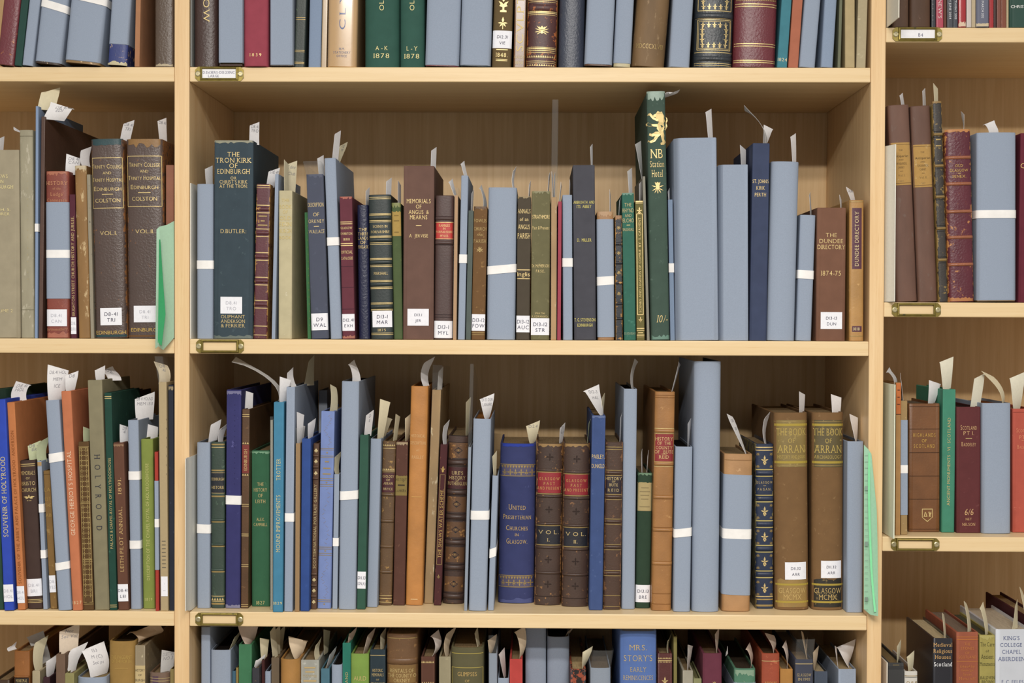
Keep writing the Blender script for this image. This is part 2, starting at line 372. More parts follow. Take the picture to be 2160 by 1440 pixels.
class Bag:
    """small flat marks of one colour, joined where they sit close together and kept apart where they do not"""
    def __init__(s): s.d = {}
    def setdefault(s, c, mb): s.d.setdefault(c, []).append(mb); return mb
    def groups(s):
        for c, l in s.d.items():
            l = sorted([(max(v[2] for v in m.v), min(v[2] for v in m.v), m) for m in l if m.v], key=lambda q: -q[0]); i = 0; cur = None
            for hi, lo, m in l:
                if cur and hi > low-.017:
                    n = len(cur.v); cur.v += m.v; cur.f += [tuple(n+k for k in f) for f in m.f]; low = min(low, lo)
                else:
                    if cur: yield c, cur, i; i += 1
                    cur = MB(); cur.v = list(m.v); cur.f = list(m.f); low = lo
            if cur: yield c, cur, i
def make(b):
    row = b['row']; zs = SH[row]; th = math.atan(b['sl']); c = math.cos(th); b['c'] = c
    W_ = b['xb'][1]-b['xb'][0]; w = W_*c-abs(math.sin(th))*.0005; hw = w/2; b['hw'] = hw
    xl, xr, xt = b['xpx']; b['cx'] = (sum(b['xb'])/2-W((xl+xr)/2, b['ybot'], b['Y'])[0])*c
    b['f'], b['dp'] = sp_fun(b, hw)
    h = b['H']/c-w*abs(math.tan(th)); h = max(h, .05); b['h'] = h; dep = b['dep']; kind = b['kind']
    wrap = kind in ('w', 'box')
    nm = b.get('name') or {'w': 'wrapped_book', 'box': 'book_box', 'p': 'pamphlet'}.get(kind, 'book')
    root = empty(nm, (sum(b['xb'])/2, b['Y'], zs+.0002+hw*abs(math.sin(th))), th)
    tag(root, b['label'], b.get('cat', 'book'), GRP(row)); b['root'] = root
    lift = b.get('lift', 0)*b['px']  # card jacket stops short of the foot of the book it wraps
    mk = {'c': 'c', 'l': 'l', 'm': 'm', 'w': 'card', 'box': 'card', 'p': 'paper', 'g': 'gloss', 'v': 'vellum'}[kind]
    mat = M(b['col'], mk, b.get('c2'), b.get('amt', .5), (round(hw, 4) if b.get('edge') else None))
    t = min(.0014 if wrap or kind == 'p' else .0026, hw*.4)
    P = outer(b, 0)
    f = b['f']; I = [(-hw+t, dep)]+[(u*(hw-t), f(u)+t) for u in US[1:-1:2]]+[(hw-t, dep)]
    mb = MB(); e = min(.0007, t*.4)
    prof = P+I[::-1]
    no = len(P)
    def loop(z, ins): 
        out = []
        for i, (x, y) in enumerate(prof):
            if i < no: out.append((x*(1-ins/hw), y+ins*(1 if abs(x) < hw*.9 else .2), z))
            else: out.append((x, y, z))
        return out
    z0 = lift
    R0, R1, R2, R3 = loop(z0, e), loop(z0+e, 0), loop(h-e, 0), loop(h, e)
    n = mb.grid([R0, R1, R2, R3], True); k = len(prof)
    for base, flip in ((n, True), (n+3*k, False)):
        # cap: strip between the outer and the inner outline
        a, bb = no, k-no
        for i in range(no-1):
            j0 = k-1-round(i*(bb-1)/(no-1)); j1 = k-1-round((i+1)*(bb-1)/(no-1))
            q = (base+i, base+i+1, base+j1, base+j0) if j0 != j1 else (base+i, base+i+1, base+j0)
            mb.f.append(q[::-1] if flip else q)
    cov = mb.build('card_jacket' if wrap else 'cover', mat, root, True)
    # leaves between the boards
    pz = min(.0035, h*.02); pm = MB(); pt = b.get('drop', 0)*b['px']
    b['ptop'] = h-pz-pt; y0p = f(0)+t+.0006+b['dp']*.5
    pm.box(-hw+t+.0002, hw-t-.0002, max(y0p, b['dp']+.001), dep-.004, .0015+0, h-pz-pt)
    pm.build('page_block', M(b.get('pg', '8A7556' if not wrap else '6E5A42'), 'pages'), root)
    for side in b.get('peek', ()):   # the bare foot or head of the book inside a short card jacket
        y0, y1, colr = side; pk = MB(); P2 = outer(b, -.0006); pk.grid([[(x, y, zof(b, y1)) for x, y in P2], [(x, y, zof(b, y0)) for x, y in P2]])
        pk.build('cover', M(colr, 'l', 'D2B184', .5), root, True)
    tooling, letters = Bag(), Bag()
    E1, E2, E3 = .0003, .0005, .0007
    for it in b['d']:
        q = it[0]
        if q == 't':
            _, y, cap, tx = it[:4]; o = it[4] if len(it) > 4 else {}
            mb = letters.setdefault(o.get('c', GOLD), MB())
            y_ = y; put_text(b, mb, tx, (xof(b, o['x'], y) if 'x' in o else 0)+o.get('dx', 0)*b['px'], zof(b, y), cap*b['px'], E2+o.get('e', 0), o.get('serif', True), o.get('tr', .14), o.get('sl', 0), o.get('sm', False), o.get('mw', 1.84)*hw, o['w']*b['px'] if 'w' in o else None)
        elif q == 'v':
            _, y0, y1, cap, tx = it[:5]; o = it[5] if len(it) > 5 else {}
            mb = letters.setdefault(o.get('c', GOLD), MB()); za, zb = zof(b, max(y0, y1)), zof(b, min(y0, y1))
            put_text(b, mb, tx, o.get('dx', 0)*b['px'], (za+zb)/2, cap*b['px'], E2+o.get('e', 0), o.get('serif', True), o.get('tr', .14), 0, o.get('sm', False), None, zb-za, o.get('rot', 'u'))
        elif q == 'g':
            o = it[3] if len(it) > 3 else {}; th_ = (it[2] if len(it) > 2 else 1.6)*b['px']/2; mb = tooling.setdefault(o.get('c', GOLD), MB()); k_ = o.get('k', .97)
            patch(b, mb, -hw*k_, hw*k_, zof(b, it[1])-th_, zof(b, it[1])+th_, E2 if not o.get('e') else o['e'])
        elif q == 'b':
            hh = (it[2] if len(it) > 2 else 4)*b['px']; zc = zof(b, it[1]); mb = MB(); rows = []
            for j in range(9):
                a = -math.pi/2+math.pi*j/8; rows.append([on_spine(b, u*hw, zc+hh*math.sin(a), .0022*math.cos(a)-.0001) for u in US])
            mb.grid(rows); mb.build('raised_band', M(it[3], mk) if len(it) > 3 else mat, root, True)
        elif q == 'lab':
            _, y0, y1, x0, x1, lines = it[:6]; o = it[6] if len(it) > 6 else {}
            ym = (y0+y1)/2; xa = -hw*.985 if x0 is None else max(-hw*.985, xof(b, x0, ym)); xb = hw*.985 if x1 is None else min(hw*.985, xof(b, x1, ym))
            mb = MB(); patch(b, mb, xa, xb, zof(b, y1), zof(b, y0), E3)
            l = mb.build('call_number_label', M('EBEBF0', 'paper'), root, True)
            tm = MB(); ink = o.get('ink', '2E2A44'); nl = len(lines)
            for i, tx in enumerate(lines):
                cap = o.get('cap', 7.5)*b['px']; put_text(b, tm, tx, (xa+xb)/2, zof(b, y0+(y1-y0)*(.36+.34*i)), cap, E3+.0003, False, .25, o.get('sl', .06), False, (xb-xa)*.9)
            if lines: tm.build('handwriting' if ink == '2E2A44' else 'typed_lettering', M(ink, 'ink'), l)
        elif q == 'pat':
            _, y0, y1, x0, x1, colr, name = it[:7]; ym = (y0+y1)/2
            xa = -hw*.99 if x0 is None else max(-hw*.99, xof(b, x0, ym)); xb = hw*.99 if x1 is None else min(hw*.99, xof(b, x1, ym))
            mb = MB(); jag = (it[7] if len(it) > 7 else 0)*b['px']; patch(b, mb, xa, xb, zof(b, y1), zof(b, y0), E1, jag)
            mb.build(name, M(colr, it[8] if len(it) > 8 else 'l', it[9] if len(it) > 9 else None), root, True)
        elif q in ('strap', 'wrap'):
            y0, y1 = it[1], it[2]; dz = (it[3] if len(it) > 3 else 0)*b['px']; e_ = .0006 if q == 'strap' else .0004; P2 = outer(b, e_, .97); L_ = 2*hw
            mb = MB(); mb.sheet([[(x, y, zof(b, yy)-dz*max(0, min(1, (x+hw)/L_))) for x, y in P2] for yy in (y1, y0)], .0003)
            mb.build('tie_band' if q == 'strap' else 'card_band', M('EFECE8', 'c') if q == 'strap' else M(BLUE, 'card'), root, True)
        elif q == 'film':
            P2 = outer(b, .0006, .95); zt = zof(b, it[1]); mb = MB(); kk = it[2] if len(it) > 2 else 0
            zt = min(zt, (under(row)-zs-.004)/c)
            mb.grid([[(x, y, .001) for x, y in P2], [(x, y, h) for x, y in P2], [(x+kk*b['px'], y, zt-.25*(zt-h)*(y/dep)) for x, y in P2]])
            mb.build('clear_jacket', FILM, root, True)
        elif q == 'orn':
            _, y, size, nm_ = it[:4]; o = it[4] if len(it) > 4 else {}; mb = tooling.setdefault(o.get('c', GOLD), MB())
            for pts in ORN[nm_]: shape(b, mb, pts, o.get('dx', 0)*b['px'], zof(b, y), size*b['px'], E2)
        elif q == 'zig':
            _, y, hgt, n_ = it[:4]; o = it[4] if len(it) > 4 else {}; mb = tooling.setdefault(o.get('c', GOLD), MB()); z = zof(b, y); hh = hgt*b['px']/2*(-1 if o.get('dn') else 1)
            for i in range(n_):
                x0 = -hw*.94+1.88*hw*i/n_; x1 = -hw*.94+1.88*hw*(i+.86)/n_
                mb.poly([on_spine(b, x0, z-hh, E2), on_spine(b, x1, z-hh, E2), on_spine(b, (x0+x1)/2, z+hh, E2)])
        elif q == 'frame':
            _, y0, y1, k_ = it[:4]; o = it[4] if len(it) > 4 else {}; mb = tooling.setdefault(o.get('c', GOLD), MB()); th_ = .5*b['px']*o.get('th', 1.4); xa = hw*k_; za, zb = zof(b, y1), zof(b, y0)
            patch(b, mb, -xa, xa, za-th_, za+th_, E2); patch(b, mb, -xa, xa, zb-th_, zb+th_, E2)
            for sx in (-xa, xa): mb.quad(*[on_spine(b, sx+dx, z, E2) for dx, z in ((-th_, za), (th_, za), (th_, zb), (-th_, zb))])
        elif q == 'scr':
            o = it[3] if len(it) > 3 else {}; scroll(b, tooling.setdefault(o.get('c', GOLD), MB()), o.get('dx', 0)*b['px'], zof(b, it[2]), zof(b, it[1]), o.get('s', 8)*b['px'], E2, o.get('n', 14))
    for cc, mb, i in tooling.groups():
        mb.build('gilt_tooling' if cc in (GOLD, DIM, PALE) else 'tooling', M(cc, 'gold' if cc in (GOLD, DIM, PALE) else 'ink'), root)
    for cc, mb, i in letters.groups():
        mb.build('title_lettering' if i == 0 else 'imprint_lettering', M(cc, 'gold' if cc in (GOLD, DIM) else 'ink'), root)
    bpy.context.view_layer.update()
    Mx = root.matrix_world; zt = (Mx @ Vector((0, 0, b['ptop']))).z+.0006
    for i, q in enumerate(b['s']):
        # (base x px, tip x px, tip y px, seen width at base px, at tip px, options)
        xb_, xt_, yt_, w0, w1 = q[:5]; o = q[5] if len(q) > 5 else {}
        Ys = b['Y']+b['dp']+o.get('y', .014); pp = (D0+Ys)/F
        b0 = W(xb_, 700, Ys); hwx = (Mx @ Vector((0, 0, h))).x
        x0 = min(max(b0[0], hwx-hw+.003), hwx+hw-.003) if not o.get('free') else b0[0]
        tp = W(xt_, yt_, Ys); tp[2] = min(tp[2], under(row)-.008)
        if tp[2] < zt+.006: tp[2] = zt+.006
        colr = o.get('c', 'E4E2E2'); tone = {'E4E2E2': 'white', 'DDD3B4': 'cream', 'C9C8C6': 'grey', 'C4CBA6': 'pale green'}.get(colr, 'white')
        if 'w' in o: tone = o['w']+' '+tone
        ribbon((x0, Ys, zt), tp, w0*pp, w1*pp, o.get('bow', 0)*pp, max(o.get('real', .017), w0*pp*1.02, w1*pp*1.02), colr, 'paper_slip', tone+' paper slip in the '+b['label'].replace(' with ', ' with ', 1), 'bookmark', o.get('t'), 'paper slips in the books', o.get('ly', .004))
# ================================================================ the books, shelf by shelf
INK, TYPE = '2E2A44', 'B4B4BC'
ty = dict(ink=TYPE, sl=0, cap=6.5)
WS, CS = {}, dict(c='DDD3B4')
def st(y0, y1, r=0): return ('strap', y0, y1, r)
# ---- middle bay, second shelf
B('C2', 415, 450, 388, 'blue card wrapped book beside the teal Tron Kirk volume', BLUE, 'w', r='m', d=[st(549, 567)], s=[(442, 439, 352, 8, 11)])
B('C2', 450, 533, 296, 'thick dark teal Tron Kirk of Edinburgh book', '37464F', 'c', xt=451.5, dep=.2, c2='44555C', amt=.3, sb=.006, d=[
  ('t', 325.5, 9.5, 'THE'), ('t', 338, 10, 'TRON KIRK'), ('t', 349.5, 9.5, 'OF'), ('t', 361.5, 10, 'EDINBURGH', dict(w=69)), ('t', 375.5, 6, 'OR'), ('t', 383.5, 7, "CHRIST'S KIRK", dict(w=59)), ('t', 392.5, 7, 'AT THE TRON:', dict(w=59)),
  ('t', 487.5, 8.5, 'D.BUTLER:', dict(w=54)), ('lab', 626, 661.5, 465, 511, ['D8.41', 'TRO'], ty), ('t', 668, 7, 'OLIPHANT', dict(w=51)), ('t', 677.5, 7, 'ANDERSON', dict(w=51)), ('t', 687, 7, '& FERRIER', dict(w=51)),
  ('pat', 296, 301, None, None, '8C8A72', 'worn_headcap', -2), ('pat', 708, 714, None, None, '5F6A64', 'worn_tail', 3)], s=[(538, 536, 260, 17, 16, dict(t=['D8.41', 'TRO'], y=.02))])
B('C2', 534, 563.5, 388, 'maroon ribbed leather book with tan worn edge by Tron Kirk', '5A2830', 'l', xt=541, c2='B0803C', amt=.35, edge=1, sb=.010, d=[('b', 441, 4), ('b', 491, 4), ('b', 541, 4), ('b', 593, 4), ('b', 642, 4)]+[('g', y+o, 1.6) for y in (441, 491, 541, 593, 642) for o in (-8, 8)]+[('g', 391, 1.5), ('g', 396, 1), ('g', 688, 1.5), ('g', 707, 1.5),
  ('g', 456, 2.5, dict(c='A48C58', k=0.6)), ('g', 466, 2.5, dict(c='A48C58', k=0.3)), ('g', 475, 2.5, dict(c='A48C58', k=0.7))], s=[(575, 578, 357, 12, 20, dict(t=['D8.41']))])
B('C2', 573, 583, 367, 'thin blue card wrapper behind the cream mottled book', BLUE, 'w', xt=580.5, sb=.014, dep=.19)
B('C2', 584.5, 615.5, 402, 'cream green cloth book with flecked boards', 'BDB28C', 'c', xt=585.5, c2='D6CDB2', amt=.2, dep=.2, sb=.006, d=[('t', 422, 6, 'THE', dict(c='CDB878')), ('t', 436, 8, 'BOOK', dict(c='CDB878')), ('t', 447, 6, 'OF', dict(c='CDB878')), ('t', 460, 8, 'OLD', dict(c='CDB878')), ('t', 473, 8, 'EDIN', dict(c='CDB878')), ('t', 487, 8, 'BURGH', dict(c='CDB878')), ('t', 501, 7, 'BOOK', dict(c='CDB878'))], s=[(604, 603, 341, 5, 5, dict(w='narrow', c='DDD3B4')), (612, 615, 342, 17, 19, dict(c='DDD3B4', t=['Edinr', 'Club'], y=.04, w='lettered'))])
B('C2', 649, 656, 448, 'narrow green book beside Description of Orkney', '3F7A4A', 'c', xt=642.5, sb=.03, d=[('v', 688, 460, 4, '. . . . . . . . . . . . . . . .', dict(c='9A9A50'))])
B('C2', 657.5, 694, 368, 'navy Description of Orkney book with worn head', '363F5C', 'c', xt=646, sb=.008, c2='47506C', amt=.4, d=[('t', 432.5, 8.5, 'DESCRIPTION', dict(serif=False)), ('t', 453, 7.5, 'OF', dict(serif=False)), ('t', 467, 7.5, 'ORKNEY', dict(serif=False, tr=.3)), ('g', 478, 1.3, dict(k=.3)), ('t', 489, 7.5, 'WALLACE', dict(serif=False)), ('lab', 661.5, 697, None, None, ['D9', 'WAL']), ('pat', 368, 374, None, None, '26345C', 'worn_headcap', -3), ('film', 340, -6)], s=[(679, 675, 330, 9, 10)])
B('C2', 696.5, 722, 333, 'blue card box behind the maroon exhibition catalogue', BLUE, 'box', xt=683, r='m', dep=.2, sb=.016, d=[st(501, 518)], s=[(716, 712, 278, 9, 9), (725, 726, 302, 9, 10, dict(c='DDD3B4', y=.03, t=['G', 'M']))])
B('C2', 722, 749, 415, 'maroon Glasgow exhibition official catalogue', '66303C', 'c', xt=715.5, sb=.006, d=[('g', 468.5), ('g', 472.5), ('t', 481, 5, 'GLASGOW'), ('t', 493, 5, 'EXHIBITION'), ('t', 505, 5, '1888'), ('g', 514), ('g', 518), ('t', 532, 6, 'OFFICIAL'), ('t', 545, 6, 'CATALOGUE'), ('g', 562, 1, dict(c='4A2230')), ('g', 606, 1, dict(c='4A2230')), ('g', 652, 1, dict(c='4A2230')), ('lab', 662.5, 698, None, None, ['D12.41', 'EXH'], dict(cap=6)), ('pat', 415, 419, None, None, 'A8553E', 'worn_headcap', -3), ('pat', 709, 714, None, None, 'A06048', 'worn_tail', 2)])
B('C2', 757, 781, 432, 'black navy leather Three Lands book', '1D2140', 'm', xt=753, sb=.014, r='r', d=[('t', 484.5, 6.5, 'THE'), ('t', 493.5, 6.5, 'THREE'), ('t', 502.5, 6.5, 'LANDS'), ('t', 511.5, 6.5, 'OF'), ('t', 521, 6.5, 'FINGASK')], s=[(777, 775, 398, 4, 5)])
B('C2', 782.5, 830, 410, 'black green ribbed Scenes in Forfarshire book', '26302F', 'l', xt=777, sb=.006, r='m', d=[('b', y, 4.5) for y in (459.5, 506.5, 553.5, 600, 647)]+[('g', y+o, 1.3) for y in (459.5, 506.5, 553.5, 600, 647) for o in (-8, -5.5, 6, 9)]+[('g', 416.5, 1.3), ('g', 420, 1.3), ('g', 703, 1.3), ('g', 706, 1.3), ('t', 478, 5.5, 'SCENES IN', dict(w=31)), ('t', 489.5, 5.5, 'FORFARSHIRE', dict(w=39)), ('t', 577, 6, 'MARSHALL', dict(w=30)), ('lab', 656, 690.5, 785.5, 827, ['D13-1', 'MAR']), ('t', 696.5, 5.5, '1875', dict(w=17))], s=[(819, 820, 378, 8, 9)])
B('C2', 831, 850, 428, 'olive green book with tan paper label', '4C5C36', 'c', xt=826, sb=.010, r='m', c2='6E7440', amt=.2, d=[('pat', 446, 498, None, None, 'AA8E52', 'title_label', 2, 'paper'), ('g', 455, 2, dict(c='7E6634', k=0.5)), ('g', 466, 2, dict(c='7E6634', k=0.6)), ('g', 490, 2, dict(c='7E6634', k=0.5)), ('pat', 428, 436, None, None, '7C8044', 'worn_headcap', -3)], s=[(844, 842, 385, 4, 4)])
B('C2', 850, 915, 350, 'wide brown Memorials of Angus and Mearns book', '6A4D42', 'c', xt=851.5, dep=.2, sb=.006, d=[('t', 424.5, 9, 'MEMORIALS', dict(w=51)), ('t', 436, 8, 'OF', dict(w=12)), ('t', 447.5, 8, 'ANGUS  &', dict(w=42)), ('t', 458.5, 8.5, 'MEARNS', dict(w=37)), ('g', 476, 1.6, dict(k=.18)), ('t', 497.5, 7, 'A  JERVISE', dict(w=40)), ('lab', 651.5, 687, 859.5, 904.5, ['D13.1', 'JER'], dict(cap=5.5))], s=[(918, 915, 313, 9, 9, dict(y=.02))])
B('C2', 915, 954.5, 412, 'dark brown Rambles in Forfarshire book, red title label', '4A3430', 'l', xt=918.5, sb=.007, r='m', d=[('b', 461, 4), ('b', 512, 4), ('g', 457, 1, dict(c='2E2020')), ('g', 517, 1, dict(c='2E2020')), ('g', 664, 1, dict(c='2E2020')), ('g', 669, 1, dict(c='2E2020')), ('pat', 468.5, 505, None, None, 'B82C24', 'title_label'), ('g', 469.5, 1.2), ('g', 504, 1.2), ('t', 476, 4.6, 'RAMBLES', dict(w=23)), ('t', 482.5, 4.2, 'IN'), ('t', 489.5, 4.6, 'FORFARSHIRE', dict(w=35)), ('t', 498, 5, 'MYLES', dict(w=17)), ('lab', 677, 713, None, None, ['D13-1', 'MYL'])])
B('C2', 955.5, 963.5, 412, 'thin tan pamphlet in clear film beside Rambles', 'C09A74', 'p', xt=959, sb=.008, d=[('film', 396, 0)], s=[(955, 950, 380, 3, 8)])
B('C2', 964.5, 981, 370, 'thin blue card wrapper left of a grey green pamphlet', BLUE, 'w', xt=972, r='m', sb=.009, d=[st(537, 555)], s=[(983, 975, 342, 6, 7)])
B('C2', 981.5, 993, 444, 'thin grey green book by the blue wrapper', '555F5A', 'c', xt=987.5, sb=.012, s=[(995, 997, 403, 2, 3)])
B('C2', 994, 1024, 436, 'brown ribbed cloth Fowlis Church and Parish book', '6E4E2A', 'c', xt=999.5, sb=.008, c2='94703E', amt=.5, d=[('t', 466, 7, 'FOWLIS', dict(c=DIM)), ('t', 483, 7, 'CHURCH', dict(c=DIM)), ('t', 496, 4, 'AND', dict(c=DIM)), ('t', 509, 7.5, 'PARISH', dict(c=DIM)), ('orn', 528, 9, 'spray', dict(c=DIM)), ('lab', 663, 698, None, None, ['D13-12', 'FOW']), ('g', 702, 1.5, dict(c=DIM)), ('g', 706, 1, dict(c=DIM)), ('pat', 436, 441, None, None, '5E4020', 'worn_headcap', -3)], s=[(1022, 1013, 393, 7, 4, dict(c='C9C8C6', bow=4))])
B('C2', 1025, 1087, 395, 'wide blue card wrapper with slanting white band', BLUE, 'w', xt=1029, r='m', sb=.006, d=[st(562.5, 580, -6)], s=[(1084, 1087, 354, 4, 4, dict(bow=-4))])
B('C2', 1088, 1117, 415, 'olive brown Annals of an Angus Parish book', '4C4336', 'c', xt=1091.5, sb=.010, d=[('t', 446, 9, 'ANNALS', dict(w=28)), ('t', 463, 7, 'of an', dict(w=18)), ('t', 479, 9.5, 'ANGUS', dict(w=25)), ('t', 498, 11, 'PARISH', dict(w=29)), ('g', 569.5), ('t', 578.5, 8.5, 'Inglis', dict(w=26, serif=False)), ('g', 588), ('lab', 666, 701, None, None, ['D13-12', 'AUC']), ('pat', 415, 418, None, None, '8A7448', 'worn_headcap', -2)], s=[(1117, 1118, 384, 2, 3)])
B('C2', 1119.5, 1159.5, 404, 'olive Strathmore Past and Present book', '6A6544', 'c', xt=1122, sb=.008, c2='7A7450', amt=.4, d=[('t', 458, 8, 'STRATHMORE', dict(w=37, serif=False)), ('t', 481, 7, 'Past & Present', dict(w=36)), ('t', 561, 6.5, 'Dr. McPHERSON', dict(w=37)), ('t', 572, 5.5, 'F.R.S.E.,', dict(w=19)), ('t', 661, 3.5, 'PERTH:', dict(w=20)), ('t', 667.5, 4, 'R. COWAN & Co.', dict(w=34)), ('lab', 671.5, 707, None, None, ['D13-12', 'STR']), ('pat', 404, 408, None, None, '7E7A50', 'worn_headcap', -3)], s=[(1158, 1159, 366, 2, 3)])
B('C2', 1161, 1174, 416, 'thin vellum tan book in tall clear film', 'B48F60', 'v', xt=1162, sb=.008, c2='D0B48A', amt=.4, d=[('film', 212, 2)], s=[(1166, 1165, 366, 2, 3, dict(w='narrow')), (1170, 1170, 366, 3, 3, dict(w='second'))])
B('C2', 1175, 1184.5, 425, 'thin red book by the clear film volume', 'A03E50', 'c', xt=1177, sb=.009, s=[(1184, 1184, 388, 2, 2)])
B('C2', 1186, 1208.5, 411, 'narrow blue card wrapper beside Arbroath and its Abbey', BLUE, 'w', xt=1185, r='m', sb=.010, d=[st(545, 563)], s=[(1205, 1203, 383, 2, 3)])
B('C2', 1210.5, 1257.5, 348, 'charcoal cloth Arbroath and its Abbey book', '47474F', 'c', xt=1207.5, sb=.006, d=[('t', 427.5, 6, 'ARBROATH  AND', dict(w=45, c='E6D878')), ('t', 436.5, 6, 'ITS  ABBEY', dict(w=31, c='E6D878')), ('t', 507, 6.5, 'D.  MILLER', dict(w=30, c='E6D878')), ('t', 675, 6.5, 'T. G. STEVENSON', dict(w=44, c='E6D878')), ('t', 686, 6, 'EDINBURGH', dict(w=32, c='E6D878'))], s=[(1250, 1247.5, 306, 4, 6)])
B('C2', 1261, 1295.5, 447, 'tan book in blue card, torn at its head', '9A7044', 'l', xt=1259, sb=.008, r='m', d=[('wrap', 463, 711.5), st(584.5, 602.5, -2), ('pat', 447, 456, None, None, 'B08A62', 'worn_headcap', -4)], s=[(1290, 1287, 404, 4, 3)])
B('C2', 1299, 1314, 455, 'small black leather book with gilt flecks', '23262C', 'l', xt=1297.5, sb=.012, dep=.15, c2='B88434', amt=.5, edge=1, d=[('b', y, 3) for y in (515, 555, 597, 640, 672)]+[('orn', y, 6, 'spray', dict(c=DIM)) for y in (482, 535, 576, 620)]+[('pat', 455, 463, None, None, '9A6E42', 'worn_headcap', -3)], s=[(1311, 1309, 418, 3, 5)])
B('C2', 1316, 1341.5, 408, 'teal cloth Rhynd and Elcho book', '2E6656', 'c', xt=1311.5, sb=.008, c2='3E7866', amt=.4, d=[('t', 433, 7, 'THE', dict(w=15, c='D2BC8A')), ('t', 445, 8, 'RHYND', dict(w=25, c='D2BC8A')), ('t', 455.5, 6, 'AND', dict(w=14, c='D2BC8A')), ('t', 466, 8, 'ELCHO', dict(w=24, c='D2BC8A')), ('g', 475.5, 1.2, dict(k=.3)), ('t', 485, 5.5, 'BALLINGALL', dict(w=24, c='D2BC8A')), ('t', 703.5, 4.5, 'D. DOUGLAS', dict(w=23, c='A8B090')), ('pat', 408, 412, None, None, '5E8A78', 'worn_headcap', -2)], s=[(1331, 1328.5, 357, 8, 11)])
B('C2', 1343, 1361.5, 423, 'olive gold Scenes and Legends of Comrie book', '6A6232', 'c', xt=1340, sb=.008, d=[('v', 659, 459, 4.6, 'SCENES AND LEGENDS OF COMRIE  BY  S. CARMENT'), ('frame', 452, 664, .72), ('orn', 446, 7, 'fleur'), ('orn', 674, 6, 'pear'), ('g', 426, 3), ('g', 429.5, 1.2), ('g', 693, 2), ('g', 697, 1), ('g', 702, 2, dict(k=.6)), ('g', 707, 2), ('g', 711, 1)], s=[(1352, 1352.5, 383, 5, 9)])
B('C2', 1364.5, 1370.5, 372, 'thin grey pamphlet leaning on the tall hotel guide', '8F8C80', 'p', xt=1355, sb=.012, name='pamphlet', s=[(1362, 1346, 300, 3, 14, dict(c='C9C8C6'))])
B('C2', 1374, 1413, 195, 'tall dark green hotel guide with golden lion', '3E5348', 'c', xt=1364, sb=.001, r='m', dep=.24, c2='52685C', amt=.4, d=[('orn', 272, 36, 'lion', dict(dx=1)), ('t', 326, 19, 'NB', dict(w=26)), ('t', 347.5, 13, 'Station', dict(w=30)), ('t', 367.5, 15, 'Hotel', dict(w=23)), ('orn', 397, 12, 'thistle'), ('t', 673, 15, '10/-', dict(w=22, sl=.25, dx=4)), ('pat', 195, 211, None, None, '8FA596', 'worn_headcap', -5), ('pat', 709, 716, None, None, '5E8272', 'worn_tail', 3)], s=[(1392, 1424, 179, 6, 24, dict(real=.02, y=.02))])
B('C2', 1414, 1423.5, 421, 'slim blue wrapper squeezed beside the tall hotel guide', '7B8CA4', 'w', xt=1409, sb=.02, d=[st(556, 575)], s=[(1411, 1411, 400, 5, 6)])
B('C2', 1426.5, 1516.5, 290, 'largest blue card box, tall beside the hotel guide', BLUE, 'box', xt=1422, r='h', ch=.11, sb=.004, dep=.23, s=[(1497, 1495, 232, 12, 15)])
B('C2', 1517.5, 1579.5, 347, 'blue card box left of the navy Perth book', BLUE, 'box', xt=1516.5, r='h', ch=.11, sb=.006, dep=.22, s=[(1571, 1568, 310, 12, 15)])
B('C2', 1581, 1617, 302, "navy cloth St John's Kirk Perth book", '39435F', 'c', xt=1588, sb=.005, d=[('t', 384, 7.5, "ST. JOHN'S", dict(w=36)), ('t', 398, 7.5, 'KIRK', dict(w=18)), ('t', 412, 7.5, 'PERTH', dict(w=24))], s=[(1614, 1571, 227, 8, 5, dict(c='C9C8C6', bow=16, w='curling')), (1619, 1622, 267, 7, 22, dict(y=.03))])
B('C2', 1618.5, 1677, 340, 'round backed blue wrapper beside the navy Perth book', BLUE, 'w', xt=1628.5, r='r', sb=.003, s=[(1679, 1674, 284, 11, 15)])
B('C2', 1679, 1714.5, 453, 'small blue wrapper beside the Dundee Directory', BLUE, 'w', xt=1688.5, r='m', sb=.008, d=[st(570.5, 588.5, 1)], s=[(1714, 1709, 408, 8, 7, dict(c='C9C8C6'))])
B('C2', 1718.5, 1782.5, 438, 'brown cloth Dundee Directory book', '76503C', 'c', xt=1721, sb=.005, dep=.2, d=[('t', 497, 8.5, 'THE', dict(w=24)), ('t', 509.5, 8.5, 'DUNDEE', dict(w=50)), ('t', 522, 9, 'DIRECTORY', dict(w=62)), ('t', 577, 10, '1874-75', dict(w=42)), ('lab', 658.5, 694, 1731, 1776, ['D13-13', 'DUN'], dict(cap=6))], s=[(1775, 1774, 415, 7, 9)])
B('C2', 1791.5, 1822, 422, 'mustard Dundee Directory with purple label', 'B08240', 'l', xt=1792, sb=.006, r='m', c2='C89A58', amt=.4, d=[('pat', 440, 568, 1797.5, 1817.5, '55283A', 'title_label'), ('v', 562, 447, 8, 'DUNDEE DIRECTORY', dict(c='DCCB9A')), ('pat', 688, 700, 1797.5, 1817.5, '55283A', 'date_label'), ('t', 694, 6, '1818', dict(w=14, c='DCCB9A')), ('g', 427, 1.2, dict(c=DIM)), ('g', 709, 1.2, dict(c=DIM))], s=[(1799, 1793, 398, 12, 18, dict(t=['DUN']))])
